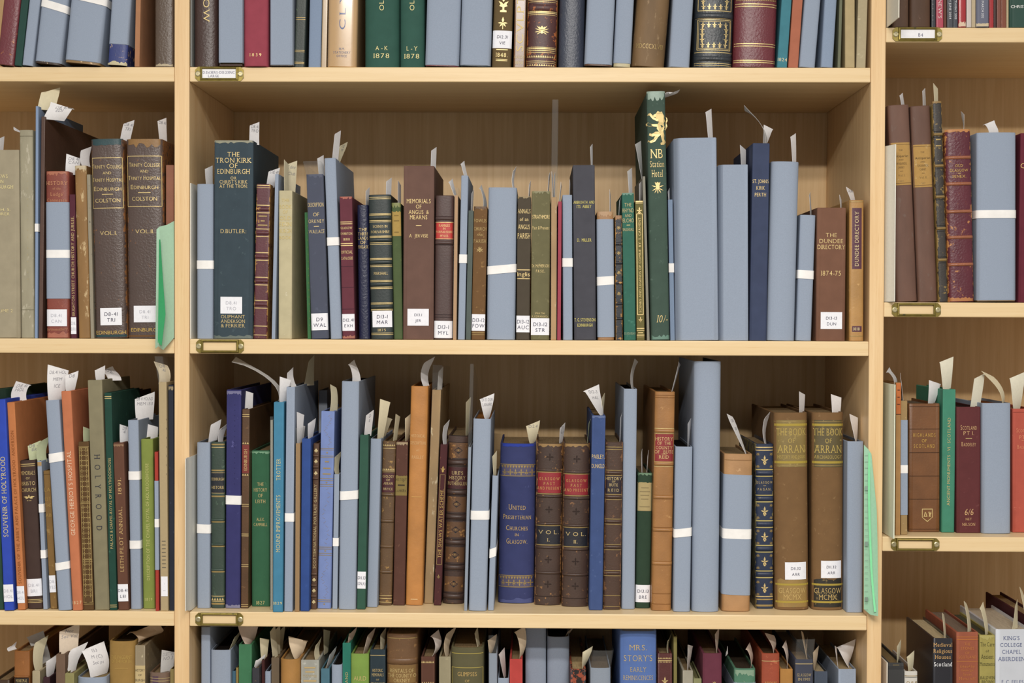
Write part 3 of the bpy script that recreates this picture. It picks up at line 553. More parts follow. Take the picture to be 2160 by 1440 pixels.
# ---- middle bay, top shelf (books rise past the picture's upper edge)
def lean(px_h, slope): return px_h*slope
def T(xl, xr, label, col, kind='c', sl=0, h=330, bot=None, row='C1', base=142, **k):
    return B(row, xl, xr, base-h, label, col, kind, xt=xl+sl*h, **k)
T(408, 458.5, 'dark brown Glasgow book with long gold lettering', '45302A', 'm', 0, 420, r='r', sb=.004, d=[('v', 48, -130, 13, 'OF GLASGOW', dict(rot='d', c='E8CF92', dx=2))])
T(459.5, 512.5, 'blue card box beside the dark brown Glasgow book', BLUE, 'box', 0, 400, r='h', ch=.03, sb=-.006, lift=7, peek=[(136, 142, '4A2C22')])
T(513.5, 565.5, 'crimson book dated 1839', '983C4C', 'c', 0, 360, r='m', sb=-.005, d=[('t', 116, 6.5, '1839', dict(w=25, tr=.4))])
T(567, 618, 'blue card box between crimson and marbled green books', BLUE, 'box', 0, 380, r='h', ch=.06, sb=-.004, lift=3, peek=[(138, 142, '3A2C24')])
T(618.5, 642, 'thin dark green marbled leather book', '2C3630', 'l', .03, 330, c2='4E6048', amt=.3, sb=.008, d=[('g', y, 1.2, dict(c=DIM)) for y in (38, 42, 107, 110, 132, 135)])
T(650.5, 676.5, 'blue wrapped volume beside the marbled green book', '8494AC', 'w', .02, 350, sb=.012)
T(677.5, 688.5, 'thin cream volume pressed against the tan Clyde book', 'B09670', 'g', .02, 330, sb=.010)
T(689.5, 751.5, 'tan Clyde book in glossy clear film', 'D0A468', 'g', .02, 340, r='m', sb=.002, d=[('v', 63, -70, 13, 'CLYDE', dict(c='4A5E96', serif=True, tr=.35)), ('t', 104, 4.5, 'H.M.', dict(w=12, c='5A6490')), ('t', 111.5, 4.5, 'STATIONERY', dict(w=36, c='5A6490')), ('t', 119, 4.5, 'OFFICE', dict(w=22, c='5A6490')), ('film', -200)])
T(768.5, 842, 'green directory lettered A-K', '2C564A', 'c', 0, 330, r='r', sb=.004, d=[('v', 23, -60, 9.5, 'OLD GLAS', dict(c='F0E0A0')), ('t', 102, 8.5, 'A - K', dict(w=26, c='F0E0A0')), ('t', 118, 9.5, '1878', dict(w=34, c='F0E0A0'))])
T(843.5, 895, 'green directory lettered L-Y', '2C564A', 'c', 0, 330, r='r', sb=.004, d=[('v', 23, -60, 9.5, 'OLD GLAS', dict(c='F0E0A0')), ('t', 103, 8.5, 'L - Y', dict(w=23, c='F0E0A0')), ('t', 119, 9.5, '1878', dict(w=32, c='F0E0A0'))])
T(896, 968, 'wide blue box beside the green L-Y directory', BLUE, 'box', .03, 380, r='m', sb=.0, lift=3, peek=[(138, 142, '6A2A30')])
T(969.5, 1034.5, 'wide blue box beside the olive book dated 1848', BLUE, 'box', .03, 370, r='m', sb=.0, lift=3, peek=[(138, 142, '22303A')])
T(1037, 1078, 'olive brown book dated 1848', '63502F', 'c', .035, 330, r='m', sb=.006, d=[('orn', 12, 17, 'lamp'), ('orn', 50, 13, 'pear'), ('lab', 66, 103, None, None, ['D12.31', 'VIE'], dict(cap=6)), ('t', 117, 8.5, '1848.', dict(w=24)), ('g', 106, 2, dict(k=.6)), ('g', 126, 1.3, dict(k=.6)), ('g', 129, 1.3, dict(k=.6))])
T(1083, 1107.5, 'brown Scvlptvra book in ribbed film', '75502E', 'g', .02, 320, sb=.006, d=[('v', 109, -80, 15, 'SCVLPTVRA', dict(c='E0C88A', serif=True)), ('t', 121, 6, 'GLASGOW', dict(w=21, c='D0BC88')), ('t', 133, 6, '1890', dict(w=16, c='D0BC88'))])
T(1109, 1172.5, 'gilt oxblood leather book with crown crest', '4E2A28', 'l', .03, 310, r='r', sb=.005, c2='B5652A', amt=.55, edge=1, d=[('g', 2, 1.5), ('g', 6, 1), ('b', 18, 7), ('zig', 17, 7, 9), ('g', 26, 1.5), ('g', 29, 2.2), ('g', 33, 1), ('orn', 67, 13, 'crest'), ('g', 101, 1), ('g', 104, 2.2), ('g', 108, 1.4), ('g', 112, 1), ('zig', 120, 5, 16), ('g', 130, 1.2), ('g', 134, 1), ('zig', 138, 4, 12)])
T(1177.5, 1232, 'dark slate leather book without lettering', '363C4C', 'm', .02, 340, r='r', sb=.008)
T(1232.5, 1291.5, 'blue box beside the dark slate leather book', BLUE, 'box', .045, 350, r='m', sb=-.004, lift=4, peek=[(137, 142, '5A3A28')])
T(1293, 1330.5, 'narrow blue box with cream foot', BLUE, 'box', .05, 340, r='m', sb=.003, lift=8, peek=[(134, 142, 'B8AC84')])
T(1332, 1405, 'worn tan calf book with roman numeral date', '735A3C', 'v', .085, 330, r='r', sb=.006, c2='8E7450', amt=.5, d=[('t', 101, 10, 'MDCCCXLVIII', dict(c=DIM, w=56))])
T(1407.5, 1457, 'blue wrapper beside the black ornate gilt book', BLUE, 'w', .06, 340, r='m', sb=.004)
T(1461.5, 1545, 'black leather book with ornate gilt frames', '2E3338', 'm', .03, 300, r='r', sb=.006, c2='5A6468', amt=.3, d=[('frame', 44, 107, .86), ('frame', -40, 25, .86), ('frame', 47, 104, .80, dict(th=.7)), ('g', 112, 1.2), ('g', 135, 1.2), ('g', 139, 1), ('g', 31, 1, dict(c=DIM)), ('g', 41, 1, dict(c=DIM))]
  + [('orn', y, 5.5, o, dict(dx=x)) for y in (55, 97) for x in (-24, -12, 0, 12, 24) for o in ('fleur',)]+[('orn', y, 6, 'fleur', dict(dx=x)) for y in (65, 75, 86) for x in (-25, 25)]+[('orn', 17, 5.5, 'fleur', dict(dx=x)) for x in (-24, -12, 0, 12, 24)]+[('orn', 6, 6, 'fleur', dict(dx=x)) for x in (-25, 25)]+[('orn', y, 5, 'spray', dict(dx=x, c=DIM)) for y in (35, 127) for x in (-27, 27)]+[('b', 35, 6), ('b', 125, 5)])
T(1547, 1637, 'wide oxblood red leather book with gold rules', '6A2730', 'm', .032, 310, r='r', sb=.003, d=[('zig', 2, 4, 22, dict(c=DIM)), ('g', 11, 1.6), ('g', 16, 1.6), ('g', 94, 1.6), ('g', 99, 1.6), ('g', 129, 1.6), ('g', 133, 1.6)])
T(1639, 1660, 'teal book dated 1824', '3A7C8A', 'c', .07, 310, sb=.006, d=[('t', 127, 6.5, '1824', dict(w=20, c='E8D8B0'))])
T(1662.5, 1683.5, 'salmon cloth book beside the teal one', 'AC6448', 'c', .07, 320, sb=.006)
T(1685.5, 1719.5, 'blue wrapper beside the salmon book', BLUE, 'w', .085, 330, r='m', sb=.005)
T(1731.5, 1760, 'blue wrapper between two dark gaps', '8796AC', 'w', .06, 330, r='m', sb=.008)
T(1764, 1777, 'grey green narrow volume by the cream book', '6C6F58', 'c', .03, 310, sb=.014)
T(1778.5, 1803, 'cream cloth volume near the bay end', 'B09C70', 'c', 0, 320, sb=.008)
T(1806, 1826, 'pale unbound volume against the upright', 'ACA083', 'p', .03, 330, sb=.006, name='book', c2='C0B492', amt=.3)
# ---- middle bay, third shelf
B('C3', 415.5, 443, 933, 'blue wrapper beside the green Edinburgh history', BLUE, 'w', xt=415, bot=1277.5, r='m', d=[st(1104, 1123, 1)], s=[(440, 441, 852, 4, 5, dict(w='small', c='DDD3B4')), (448, 455, 890, 12, 17, dict(y=.03))][1:])
B('C3', 445, 474, 932, 'green and black leather Edinburgh history', '33443A', 'l', bot=1277, r='m', c2='4E6654', amt=.35, d=[('pat', 993, 1038, None, None, '22252C', 'title_label'), ('t', 1008.5, 6, 'EDINBURGH'), ('t', 1026, 6, 'HISTORIE'), ('g', 935, 3, dict(c=DIM)), ('g', 941, 1.2), ('g', 990, 3, dict(c=DIM)), ('g', 995, 1), ('g', 1038, 1), ('g', 1045, 3, dict(c=DIM)), ('g', 1099, 3, dict(c=DIM)), ('g', 1151, 3, dict(c=DIM)), ('g', 1205, 3, dict(c=DIM)), ('g', 1257, 1.2), ('zig', 1263, 6, 5), ('g', 1268, 1.2), ('g', 1273, 4, dict(c=DIM))]+[('b', y, 3) for y in (1095, 1147, 1201)], s=[(466, 473, 898, 4, 9, dict(bow=-3))])
B('C3', 475, 506.5, 822, 'tall purple navy book with white band', '35356A', 'c', xt=477.5, bot=1283, dep=.235, c2='5A5A94', amt=.25, d=[st(1043, 1062, 1), ('v', 1020, 850, 6, '. . . . . . . . . . . . . . . .', dict(c='1F1F44')), ('pat', 822, 829, None, None, '6E6C92', 'worn_headcap', -3), ('pat', 1276, 1283, None, None, '7A7894', 'worn_tail', 2)])
B('C3', 508, 523.5, 863, 'narrow brown Edinburgh book with red label', '573A1E', 'l', xt=511, bot=1283, c2='6E4C2A', amt=.4, d=[('pat', 936, 996, None, None, '7A2A20', 'title_label'), ('v', 990, 945, 6.5, 'EDINBURGH'), ('zig', 999, 4, 3), ('zig', 932, 4, 3)]+[('g', y+o, 1.2) for y in (872, 1062, 1125, 1190, 1275) for o in (0, 4)], s=[(524, 522, 826, 14, 19, dict(y=.03, free=1))])
B('C3', 530, 569, 950, 'green cloth History of Leith', '2F6344', 'c', xt=529.5, bot=1279, c2='457A58', amt=.25, d=[('t', 1019.5, 7, 'THE', dict(w=14)), ('t', 1031.5, 7, 'HISTORY', dict(w=28)), ('t', 1043.5, 7, 'OF', dict(w=10)), ('t', 1056, 7.5, 'LEITH', dict(w=21)), ('t', 1094, 6.5, 'ALEX.', dict(w=17)), ('t', 1105, 6.5, 'CAMPBELL', dict(w=29)), ('t', 1271, 7, '1827', dict(w=18, c='D0C488')), ('pat', 950, 954, None, None, '6E9A78', 'worn_headcap', -2)])
B('C3', 570.5, 575.5, 886, 'thin grey pamphlet in film before Mound Improvements', 'A8A69A', 'p', bot=1286, dep=.16, d=[('film', 876)])
B('C3', 575.5, 597, 848, 'teal blue Mound Improvements book', '3A7E9E', 'c', xt=577.5, bot=1291, d=[('v', 1163, 1042, 8.5, 'MOUND IMPROVEMENTS', dict(c='CFC58E')), ('t', 1027, 3, '.', dict(c='CFC58E')), ('v', 1011, 965, 8.5, 'TROTTER', dict(c='CFC58E')), ('t', 1272, 6, '1829', dict(w=19, c='CFC58E'))], s=[(597, 601, 798, 9, 21), (587, 492, 758, 4, 4, dict(c='C9C8C6', bow=34, w='long curling', y=.03))])
B('C3', 599, 618, 816, 'tall blue wrapper beside Mound Improvements', BLUE, 'w', xt=604, bot=1290, dep=.22, d=[st(1081, 1099)], s=[(619, 612, 780, 13, 7, dict(bow=-3, y=.03)), (652, 657, 752, 18, 6, dict(c='DDD3B4', y=.11, free=1, real=.02))])
B('C3', 621, 631.5, 935, 'thin tan pamphlets in film by the royal blue book', 'A07E52', 'p', xt=623, bot=1283, d=[('film', 900)], s=[(627, 633, 872, 4, 12, dict(w='tall')), (630, 634, 896, 4, 14, dict(y=.03, w='folded'))])
B('C3', 633, 652, 925, 'royal blue cloth book without lettering', '2B4A8C', 'c', xt=636.5, bot=1279, dep=.14, c2='35569A', amt=.4, s=[(655, 657, 888, 5, 13, dict(y=.03))])
B('C3', 653.5, 667.5, 935, 'brown Scottish National Portrait Gallery book', '563A24', 'l', xt=659, bot=1280, dep=.14, r='m', d=[('v', 1198, 1020, 5.5, 'SCOTTISH NATIONAL PORTRAIT GALLERY', dict(c='CDBB8C'))]+[('orn', y, 4.5, 'clover', dict(c='CDBB8C')) for y in (948, 971, 996, 1222, 1245, 1269)]+[('b', y, 3) for y in (959, 983, 1007, 1210, 1234, 1257)])
B('C3', 672, 690, 823, 'grey card wrapper behind the pale blue book', '8D939C', 'w', xt=672, sb=.19, dep=.1)
B('C3', 669.5, 698, 867, 'pale blue ornate book with golden vines', '7488BE', 'c', xt=677.5, bot=1284, dep=.165, d=[('scr', 875, 940, dict(c=DIM, s=7, dx=1)), ('scr', 1030, 1145, dict(c=DIM, s=7)), ('scr', 1180, 1260, dict(c=DIM, s=7)), ('g', 972, 2.5, dict(c='A48C58', k=0.3)), ('g', 986, 2.5, dict(c='A48C58', k=0.55)), ('g', 998, 2.5, dict(c='A48C58', k=0.6))]+[('g', y, 1, dict(c=DIM)) for y in (944, 947, 960, 963, 1008, 1012, 1020, 1024, 1153, 1157, 1166, 1170, 1265, 1269)]+[('orn', y, 2.2, 'dia', dict(c=DIM)) for y in (953, 1016, 1161, 1274)], s=[(703, 702, 814, 13, 9, dict(c='DDD3B4', bow=3))])
B('C3', 701, 712, 1000, 'slim blue wrapper beside the pale blue vine book', BLUE, 'w', xt=705, bot=1279, dep=.14, d=[st(1133.5, 1151)], s=[(712, 714, 957, 4, 10, dict(c='DDD3B4', bow=-4))])
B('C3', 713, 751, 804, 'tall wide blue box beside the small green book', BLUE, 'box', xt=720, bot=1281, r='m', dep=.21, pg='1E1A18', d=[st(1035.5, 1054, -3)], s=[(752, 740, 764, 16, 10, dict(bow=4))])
B('C3', 752, 770.5, 917, 'small green book labelled D11.13', '2C5444', 'c', xt=759, bot=1280, d=[('lab', 1205, 1241, None, None, ['D11.13', 'ION(A)'], dict(cap=6.5))], s=[(778, 780, 870, 12, 13, dict(t=['D', '11']))])
B('C3', 772, 796, 925, 'blue wrapper beside the brown Geology of Arran', BLUE, 'w', xt=780, bot=1281, r='m', s=[(803, 812, 845, 9, 20, dict(c='DDD3B4', w='tall')), (812, 819, 881, 8, 15, dict(c='DDD3B4', y=.04, w='short'))])
B('C3', 797.5, 826.5, 930, 'worn brown leather Geology of Arran', '60462A', 'l', xt=806, bot=1277, r='m', c2='A8803E', amt=.45, d=[('pat', 997, 1037, None, None, '4C1E26', 'title_label'), ('t', 1003.5, 5, 'GEOLOGY', dict(w=24)), ('t', 1011, 4.5, 'OF'), ('t', 1018.5, 5, 'ARRAN', dict(w=20)), ('t', 1030, 5, 'BRYCE', dict(w=20)), ('zig', 988, 4, 7), ('zig', 937, 4, 7)]+[('b', y, 3.5) for y in (1042, 1098, 1152, 1206)]+[('zig', y, 3.5, 8, dict(c=DIM)) for y in (1042, 1098, 1152, 1206)]+[('g', y, 1.2) for y in (944, 992, 1256, 1262, 1270)], s=[(834, 839, 876, 5, 7, dict(c='DDD3B4'))])
B('C3', 829, 853.5, 931, 'brown cloth History with faded paper label', '58372C', 'c', xt=836, bot=1277, c2='6E4A3A', amt=.4, d=[('pat', 1002, 1044, None, None, '857446', 'title_label', 1, 'paper', '5E5034'), ('t', 1010, 5, 'HISTORY', dict(c='3E3424')), ('g', 1022, 3, dict(c='3E3424', k=.6)), ('t', 1034, 5, 'LANARK', dict(c='3E3424')), ('pat', 931, 936, None, None, '9C8664', 'worn_headcap', -2)], s=[(859, 861, 877, 2, 12, dict(c='DDD3B4'))])
B('C3', 855, 891.5, 814, 'tall orange tan leather book', 'B87A32', 'l', xt=867, bot=1277, r='m', d=[('t', 918, 6.5, 'HISTORICAL', dict(c='D8B480', w=30)), ('t', 933, 6.5, 'DESCRIPTION', dict(c='D8B480', w=32)), ('t', 948, 5, 'of', dict(c='D8B480')), ('t', 963, 6.5, 'PAISLEY', dict(c='D8B480', w=25)), ('g', 1047, 2, dict(c='C89858', k=.6)), ('g', 1264, 2, dict(c='D8B480', k=.4))], s=[(902, 908, 757, 10, 17, dict(bow=-9))])
B('C3', 893, 913.5, 822, 'tall worn vellum book in clear film', 'A88858', 'v', xt=910, bot=1273, c2='D8C49A', amt=.5, pg='6A563C', d=[('film', 768, 0)], s=[(930, 930, 778, 8, 8)])
B('C3', 915, 930, 937, 'narrow maroon Shaws Water Scheme book', '4C2628', 'c', xt=929, bot=1277, c2='7A4A38', amt=.35, d=[('v', 1176, 1030, 6.5, 'THE SHAWS WATER SCHEME.', dict(c='C8A860')), ('orn', 989, 6, 'fleur', dict(c='C8A860')), ('frame', 1000, 1190, .7, dict(c=DIM, th=.8)), ('orn', 1216, 5, 'pear', dict(c=DIM))], s=[(940, 943, 891, 5, 9, dict(bow=-3))])
B('C3', 932.5, 978, 918, 'ornate brown leather History of Rutherglen', '46322A', 'l', xt=945, bot=1274, r='r', c2='8A5E30', amt=.35, d=[(('pat', y-16, y+16, None, None, '644428', 'leather_panel', 0, 'l', 'A8773A')) for y in (949, 1063, 1117, 1170, 1232)]+[('pat', 985, 1031, None, None, '472022', 'title_label')]+[('orn', y, 9, 'dia', dict(c='1E2026')) for y in (949, 1063, 1117, 1170, 1232)]+[('orn', y, 3, 'spray', dict(c=DIM)) for y in (949, 1063, 1117, 1170, 1232)]+[('t', 997, 7, "URE'S", dict(w=24)), ('t', 1007, 7, 'HISTORY', dict(w=34)), ('t', 1013, 3.5, 'OF'), ('t', 1019, 7, 'RUTHERGLEN', dict(w=40))]+[('b', y, 5) for y in (975, 1038, 1090, 1144, 1197, 1258)]+[('g', y+o, 1, dict(c='221A18')) for y in (925, 975, 1038, 1090, 1144, 1197, 1258) for o in (-7, 7)], s=[(986, 988, 843, 4, 9, dict(c='DDD3B4'))])
B('C3', 979, 986.5, 943, 'thinnest blue wrapper, beside History of Rutherglen', BLUE, 'w', xt=988, bot=1277, d=[('film', 766, 0)])
B('C3', 987, 1026, 883, 'blue wrapper holding an orange edged brown book', BLUE, 'w', xt=997, bot=1279, r='m', dep=.2, pg='8A5A2A', d=[st(1077, 1096, -1)], s=[(1028, 1027, 836, 5, 31, dict(t=['D11 53 DUN', 'LANARK'], real=.021))])
B('C3', 1027, 1041.5, 1003, 'slim blue wrapper beside United Presbyterian Churches', BLUE, 'w', xt=1036.5, bot=1283, r='m', d=[st(1158, 1177, -5)], s=[(1040, 1043, 957, 4, 9, dict(c='DDD3B4', w='thin')), (1044, 1046, 946, 2, 3, dict(w='dark'))][:1])
B('C3', 1048, 1126, 935, 'wide purple blue United Presbyterian Churches book', '363D6C', 'c', xt=1053, bot=1273, r='r', c2='4A5284', amt=.3, d=[('t', 1069, 11, 'UNITED', dict(w=36, c='C9A96A', sm=True)), ('t', 1089.5, 10, 'PRESBYTERIAN', dict(w=59, c='C9A96A', sm=True)), ('t', 1113, 10, 'CHURCHES', dict(w=46, c='C9A96A', sm=True)), ('t', 1127.5, 5.5, 'IN', dict(w=8, c='C9A96A')), ('t', 1141, 10.5, 'GLASGOW.', dict(w=44, c='C9A96A', sm=True)),
  ('pat', 978, 1004, None, None, '56506A', 'patterned_band'), ('pat', 1213, 1239, None, None, '56506A', 'patterned_band')]+[('g', y, 1.5, dict(c=DIM)) for y in (979, 1003, 1214, 1238)]+[('zig', y, 6, 12, dict(dn=1, c=DIM)) for y in (984, 1219)]+[('orn', y, 7, o, dict(dx=x, c=DIM)) for y in (995, 1229) for x, o in ((-28, 'pear'), (-16, 'cross'), (-5, 'pear'), (7, 'cross'), (18, 'pear'), (30, 'cross'))]+[('pat', 935, 941, None, None, '2A3FA0', 'worn_headcap', -1, 'c'), ('pat', 1264, 1273, None, None, '4C5486', 'worn_tail', 3, 'c')], s=[(1124, 1124, 893, 9, 30, dict(c='DDD3B4', t=['D12.4'], real=.021))])
GP = dict(c='C8A060')
for x0, x1, xt_, tp, bt, dy, vol, lab, sl_ in ((1127, 1183, 1132.5, 935, 1277, 0, 'I.', 'brown leather Glasgow Past and Present volume one', [(1185, 1187, 897, 6, 11, dict(t=['D12', 'GLA']))]), (1184.5, 1241, 1189, 935, 1280, 4, 'II.', 'brown leather Glasgow Past and Present volume two', [(1243, 1245, 886, 2, 5, dict(c='C4CBA6'))])):
    B('C3', x0, x1, tp, lab, '46332A', 'l', xt=xt_, bot=bt, r='r', c2='A87840' if dy == 0 else '8A6038', amt=.38, edge=1, d=[('pat', 996+dy, 1039+dy, None, None, '94232A', 'title_label'), ('t', 1009+dy, 6, 'GLASGOW', dict(c='C8A060', w=43, tr=.5)), ('t', 1019+dy, 6, 'PAST', dict(c='C8A060', w=24, tr=.5)), ('t', 1029+dy, 6, 'AND PRESENT', dict(c='C8A060', w=51, tr=.4)), ('pat', 1109+dy, 1148+dy, None, None, '24242C', 'volume_label'), ('t', 1122+dy, 8, 'V O L.', dict(w=42)), ('t', 1138+dy, 7, vol, dict(w=8 if dy else 5))]
      + [('zig', y+dy, 4, 13, dict(c=DIM)) for y in (991, 1046, 1104, 1154)]+[('g', y+dy, 2, dict(c=DIM)) for y in (995, 1041, 1108, 1149)]+[('zig', 1208+dy, 3, 13, dict(c=DIM))]+[('orn', y+dy, 8, 'cross', dict(c='2E211C')) for y in (963, 1074, 1180, 1232)]+[('b', y+dy, 3) for y in (991, 1046, 1104, 1154, 1208)]+[('g', 1258+dy, 1.2, dict(c='2E211C')), ('pat', tp, tp+5, None, None, '9A7844', 'worn_headcap', -3)], s=sl_)
B('C3', 1242.5, 1271, 876, 'blue cloth Paisley and Dunkeld book', '3A4F80', 'c', xt=1249, bot=1287, c2='4A5E8E', amt=.4, dep=.2, d=[('t', 962, 8.5, 'PAISLEY,', dict(w=28, serif=False)), ('t', 982, 8.5, 'DUNKELD', dict(w=29, serif=False)), ('pat', 876, 880, None, None, '5A6C98', 'worn_headcap', -2)], s=[(1272, 1247, 818, 5, 34, dict(t=['D12-3', 'HAL'], real=.024, w='fanned')), (1274, 1273, 834, 4, 7, dict(c='DDD3B4', y=.03, w='narrow'))])
B('C3', 1272, 1309, 932, 'dark brown leather History of Bute', '4A3326', 'l', xt=1277.5, bot=1286, r='m', c2='7E5634', amt=.4, edge=1, d=[('pat', 1002, 1041, None, None, '2C2026', 'title_label'), ('t', 1008.5, 6, 'HISTORY', dict(w=34)), ('t', 1015, 4, 'OF'), ('t', 1022, 6, 'BUTE', dict(w=18)), ('t', 1033, 6, 'REID', dict(w=24, tr=.5))]+[('b', y, 3.5) for y in (996, 1047, 1099, 1153, 1208)]+[('g', y+o, 1.4, dict(c=DIM)) for y in (996, 1047, 1099, 1153, 1208) for o in (-5, 6)]+[('g', y, 1.3, dict(c=DIM)) for y in (942, 947, 1256, 1279)], s=[(1309, 1311, 876, 3, 5)])
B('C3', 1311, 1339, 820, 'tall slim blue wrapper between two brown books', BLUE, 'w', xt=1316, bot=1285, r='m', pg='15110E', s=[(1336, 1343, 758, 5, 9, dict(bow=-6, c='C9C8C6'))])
B('C3', 1340, 1371.5, 997, 'small dark green book with cream paper label', '2B4230', 'c', xt=1345.5, bot=1283, r='m', d=[('pat', 1017, 1077, None, None, 'AE9C70', 'title_label', 1, 'paper'), ('g', 1028, 2, dict(c='8A7A56', k=0.5)), ('g', 1036, 2, dict(c='8A7A56', k=0.7)), ('g', 1044, 2, dict(c='8A7A56', k=0.6)), ('g', 1052, 2, dict(c='8A7A56', k=0.5)), ('g', 1068, 2, dict(c='8A7A56', k=0.7)), ('lab', 1233.5, 1270, None, None, ['D13.13', 'BRE'], dict(cap=6.5)), ('pat', 997, 1001, None, None, '6A8A6A', 'worn_headcap', -2)], s=[(1356, 1354, 953, 3, 4, dict(w='longer')), (1366, 1368, 955, 3, 4, dict(w='thin'))])
B('C3', 1374, 1419, 826, 'tan leather History of the County of Bute', '9E6C34', 'l', xt=1382, bot=1282, r='m', c2='B8864A', amt=.35, d=[('pat', 915, 972, None, None, '8A2428', 'title_label'), ('t', 925, 7, 'HISTORY', dict(w=37)), ('t', 934, 6.5, 'OF  THE', dict(w=29)), ('t', 943.5, 6.5, 'COUNTY', dict(w=35)), ('t', 952.5, 6.5, 'OF   BUTE', dict(w=40)), ('g', 957, 1, dict(k=.25)), ('t', 963, 7, 'REID', dict(w=21))]+[('b', y, 4) for y in (908, 978, 1048, 1117, 1188)]+[('zig', y, 3, 14, dict(c=GOLD)) for y in (908, 978, 1048, 1117, 1188)]+[('g', y, 1.2) for y in (903, 913, 974, 983)]+[('g', y, 1, dict(c='7A4E22')) for y in (833, 838, 1044, 1112, 1184, 1252, 1274)], s=[(1426, 1434, 766, 4, 6)])
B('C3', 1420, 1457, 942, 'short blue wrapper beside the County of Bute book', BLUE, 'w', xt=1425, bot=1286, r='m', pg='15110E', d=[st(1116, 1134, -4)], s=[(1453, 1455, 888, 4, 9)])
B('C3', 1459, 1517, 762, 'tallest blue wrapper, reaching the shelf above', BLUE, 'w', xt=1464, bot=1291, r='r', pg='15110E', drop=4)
B('C3', 1522.5, 1582.5, 957, 'tan book in a banded blue card jacket', 'AC8050', 'l', xt=1528, bot=1290, r='m', c2='C49A6A', amt=.3, d=[('wrap', 1000, 1254, 2), st(1115, 1136, 1), ('g', 970, 1, dict(c='8A6640'))], s=[(1576, 1540, 876, 4, 15, dict(t=['D11', '30']))])
B('C3', 1594, 1634, 936, 'navy leather Glasgow book with gilt lamps', '222E48', 'l', bot=1284, r='m', c2='7A7048', amt=.2, edge=1, d=[('b', y, 5) for y in (997, 1051, 1105, 1157, 1211)]+[('g', y+o, 2.2, dict(c='B8A868')) for y in (997, 1051, 1105, 1157, 1211) for o in (-7, -3, 3, 7)]+[('g', 943, 2), ('g', 949, 2), ('g', 1258, 2), ('g', 1264, 3, dict(c=DIM)), ('g', 1277, 4, dict(c=DIM)), ('t', 1017, 5, 'GLASGOW', dict(w=34, tr=.5)), ('g', 1024, 1, dict(k=.15)), ('t', 1031.5, 5, 'PAGAN.', dict(w=29, tr=.5))]+[('orn', y, 9, 'fleur') for y in (971, 1079, 1133, 1185, 1241)]+[('orn', y+o, 5, 'spray', dict(dx=x, c=DIM)) for y in (971, 1079, 1133, 1185, 1241) for o in (-13, 13) for x in (-14, 14)], s=[(1617, 1621, 874, 6, 13, dict(bow=-6))])
for x0, x1, xt_, lab, lt, lb, lx, tx, sub, sl_ in ((1637, 1708, 1634, 'brown Book of Arran with olive label', '857038', '98793C', (1656, 1701), 'HISTORY AND FOLK', (1186, 1222.5), [(1692, 1693, 829, 13, 16)]), (1713.5, 1782.5, 1714.5, 'brown Book of Arran with darkened label', '5E5230', '2E2A22', (1732, 1775), 'ARCHAEOLOGY', (1182.5, 1219), [(1765, 1765, 835, 20, 24)])):
    B('C3', x0, x1, 870, lab, '785833', 'c', xt=xt_, bot=1287, r='r', dep=.215, c2='8A6A42', amt=.4, d=[('pat', 886, 985, None, None, lt, 'title_label', 0, 'l', '9A8444'), ('t', 911, 15, 'THE BOOK', dict(w=62, c='B8A058')), ('t', 929.5, 9, 'OF', dict(w=15, c='B8A058')), ('t', 947, 16, 'ARRAN', dict(w=57, c='B8A058')), ('t', 963.5, 7, tx, dict(w=58, c='B8A058')), ('g', 889, 1.2, dict(c=DIM)), ('g', 896, 5, dict(c='A8923E')), ('g', 975, 5, dict(c='A8923E')), ('g', 982, 1.2, dict(c=DIM)),
      ('pat', 1222, 1281, None, None, lb, 'publisher_label', 2, 'l', '8A7440'), ('g', 1233, 4, dict(c='A8923E')), ('g', 1270, 4, dict(c='A8923E')), ('t', 1246, 11, 'GLASGOW', dict(w=57, c='C0A468')), ('t', 1259.5, 11, 'MCMX', dict(w=38, c='C0A468')), ('lab', sub[0], sub[1], lx[0], lx[1], ['D11.32', 'ARR'], dict(cap=5.5))], s=sl_)
B('C3', 1786, 1820, 931, 'blue wrapper at the end beside the Arran books', BLUE, 'w', xt=1788, bot=1287, r='m', s=[(1808, 1802, 877, 8, 22, dict(c='E4E2E2', real=.02))])
# ---- middle bay, lowest shelf (only the heads show; tan slips are white paper with shade in their colour)
def H(xl, xr, top, label, col, kind='c', row='C4', sb=.02, **k): return B(row, xl, xr, top, label, col, kind, sb=sb+(.014 if row != 'R4' else 0), **k)
H(424, 443, 1322, 'tall thin blue wrapper against the upright', BLUE, 'w', r='m', sb=.02)
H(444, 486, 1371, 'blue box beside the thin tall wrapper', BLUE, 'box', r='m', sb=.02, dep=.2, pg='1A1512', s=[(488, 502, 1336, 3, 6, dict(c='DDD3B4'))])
H(490, 497, 1415, 'thin slate teal pamphlet beside a green book', '47677A', 'p', sb=.03)
H(498, 503, 1408, 'thin tan pamphlet edge beside a green book', '9C8450', 'p', sb=.03)
H(503.5, 531, 1359, 'bright green cloth book beneath a bent slip', '3A7650', 'c', sb=.02, dep=.2, c2='4E8A62', amt=.3, s=[(528, 522, 1318, 5, 42, dict(real=.028, c='D8C4B4'))])
H(532, 547, 1409, 'worn black book beside the bright green one', '38383E', 'c', sb=.02, c2='8A6A42', amt=.3, s=[(540, 549, 1388, 5, 16)])
H(552, 558, 1392, 'dark red leaf volume behind a blue sliver', '44201E', 'c', sb=.045, s=[(555, 557, 1348, 6, 16, dict(c='DDD3B4'))])
H(559, 571, 1416, 'thin blue wrapper beside upright cream papers', BLUE, 'w', r='m', sb=.02, pg='15110E')
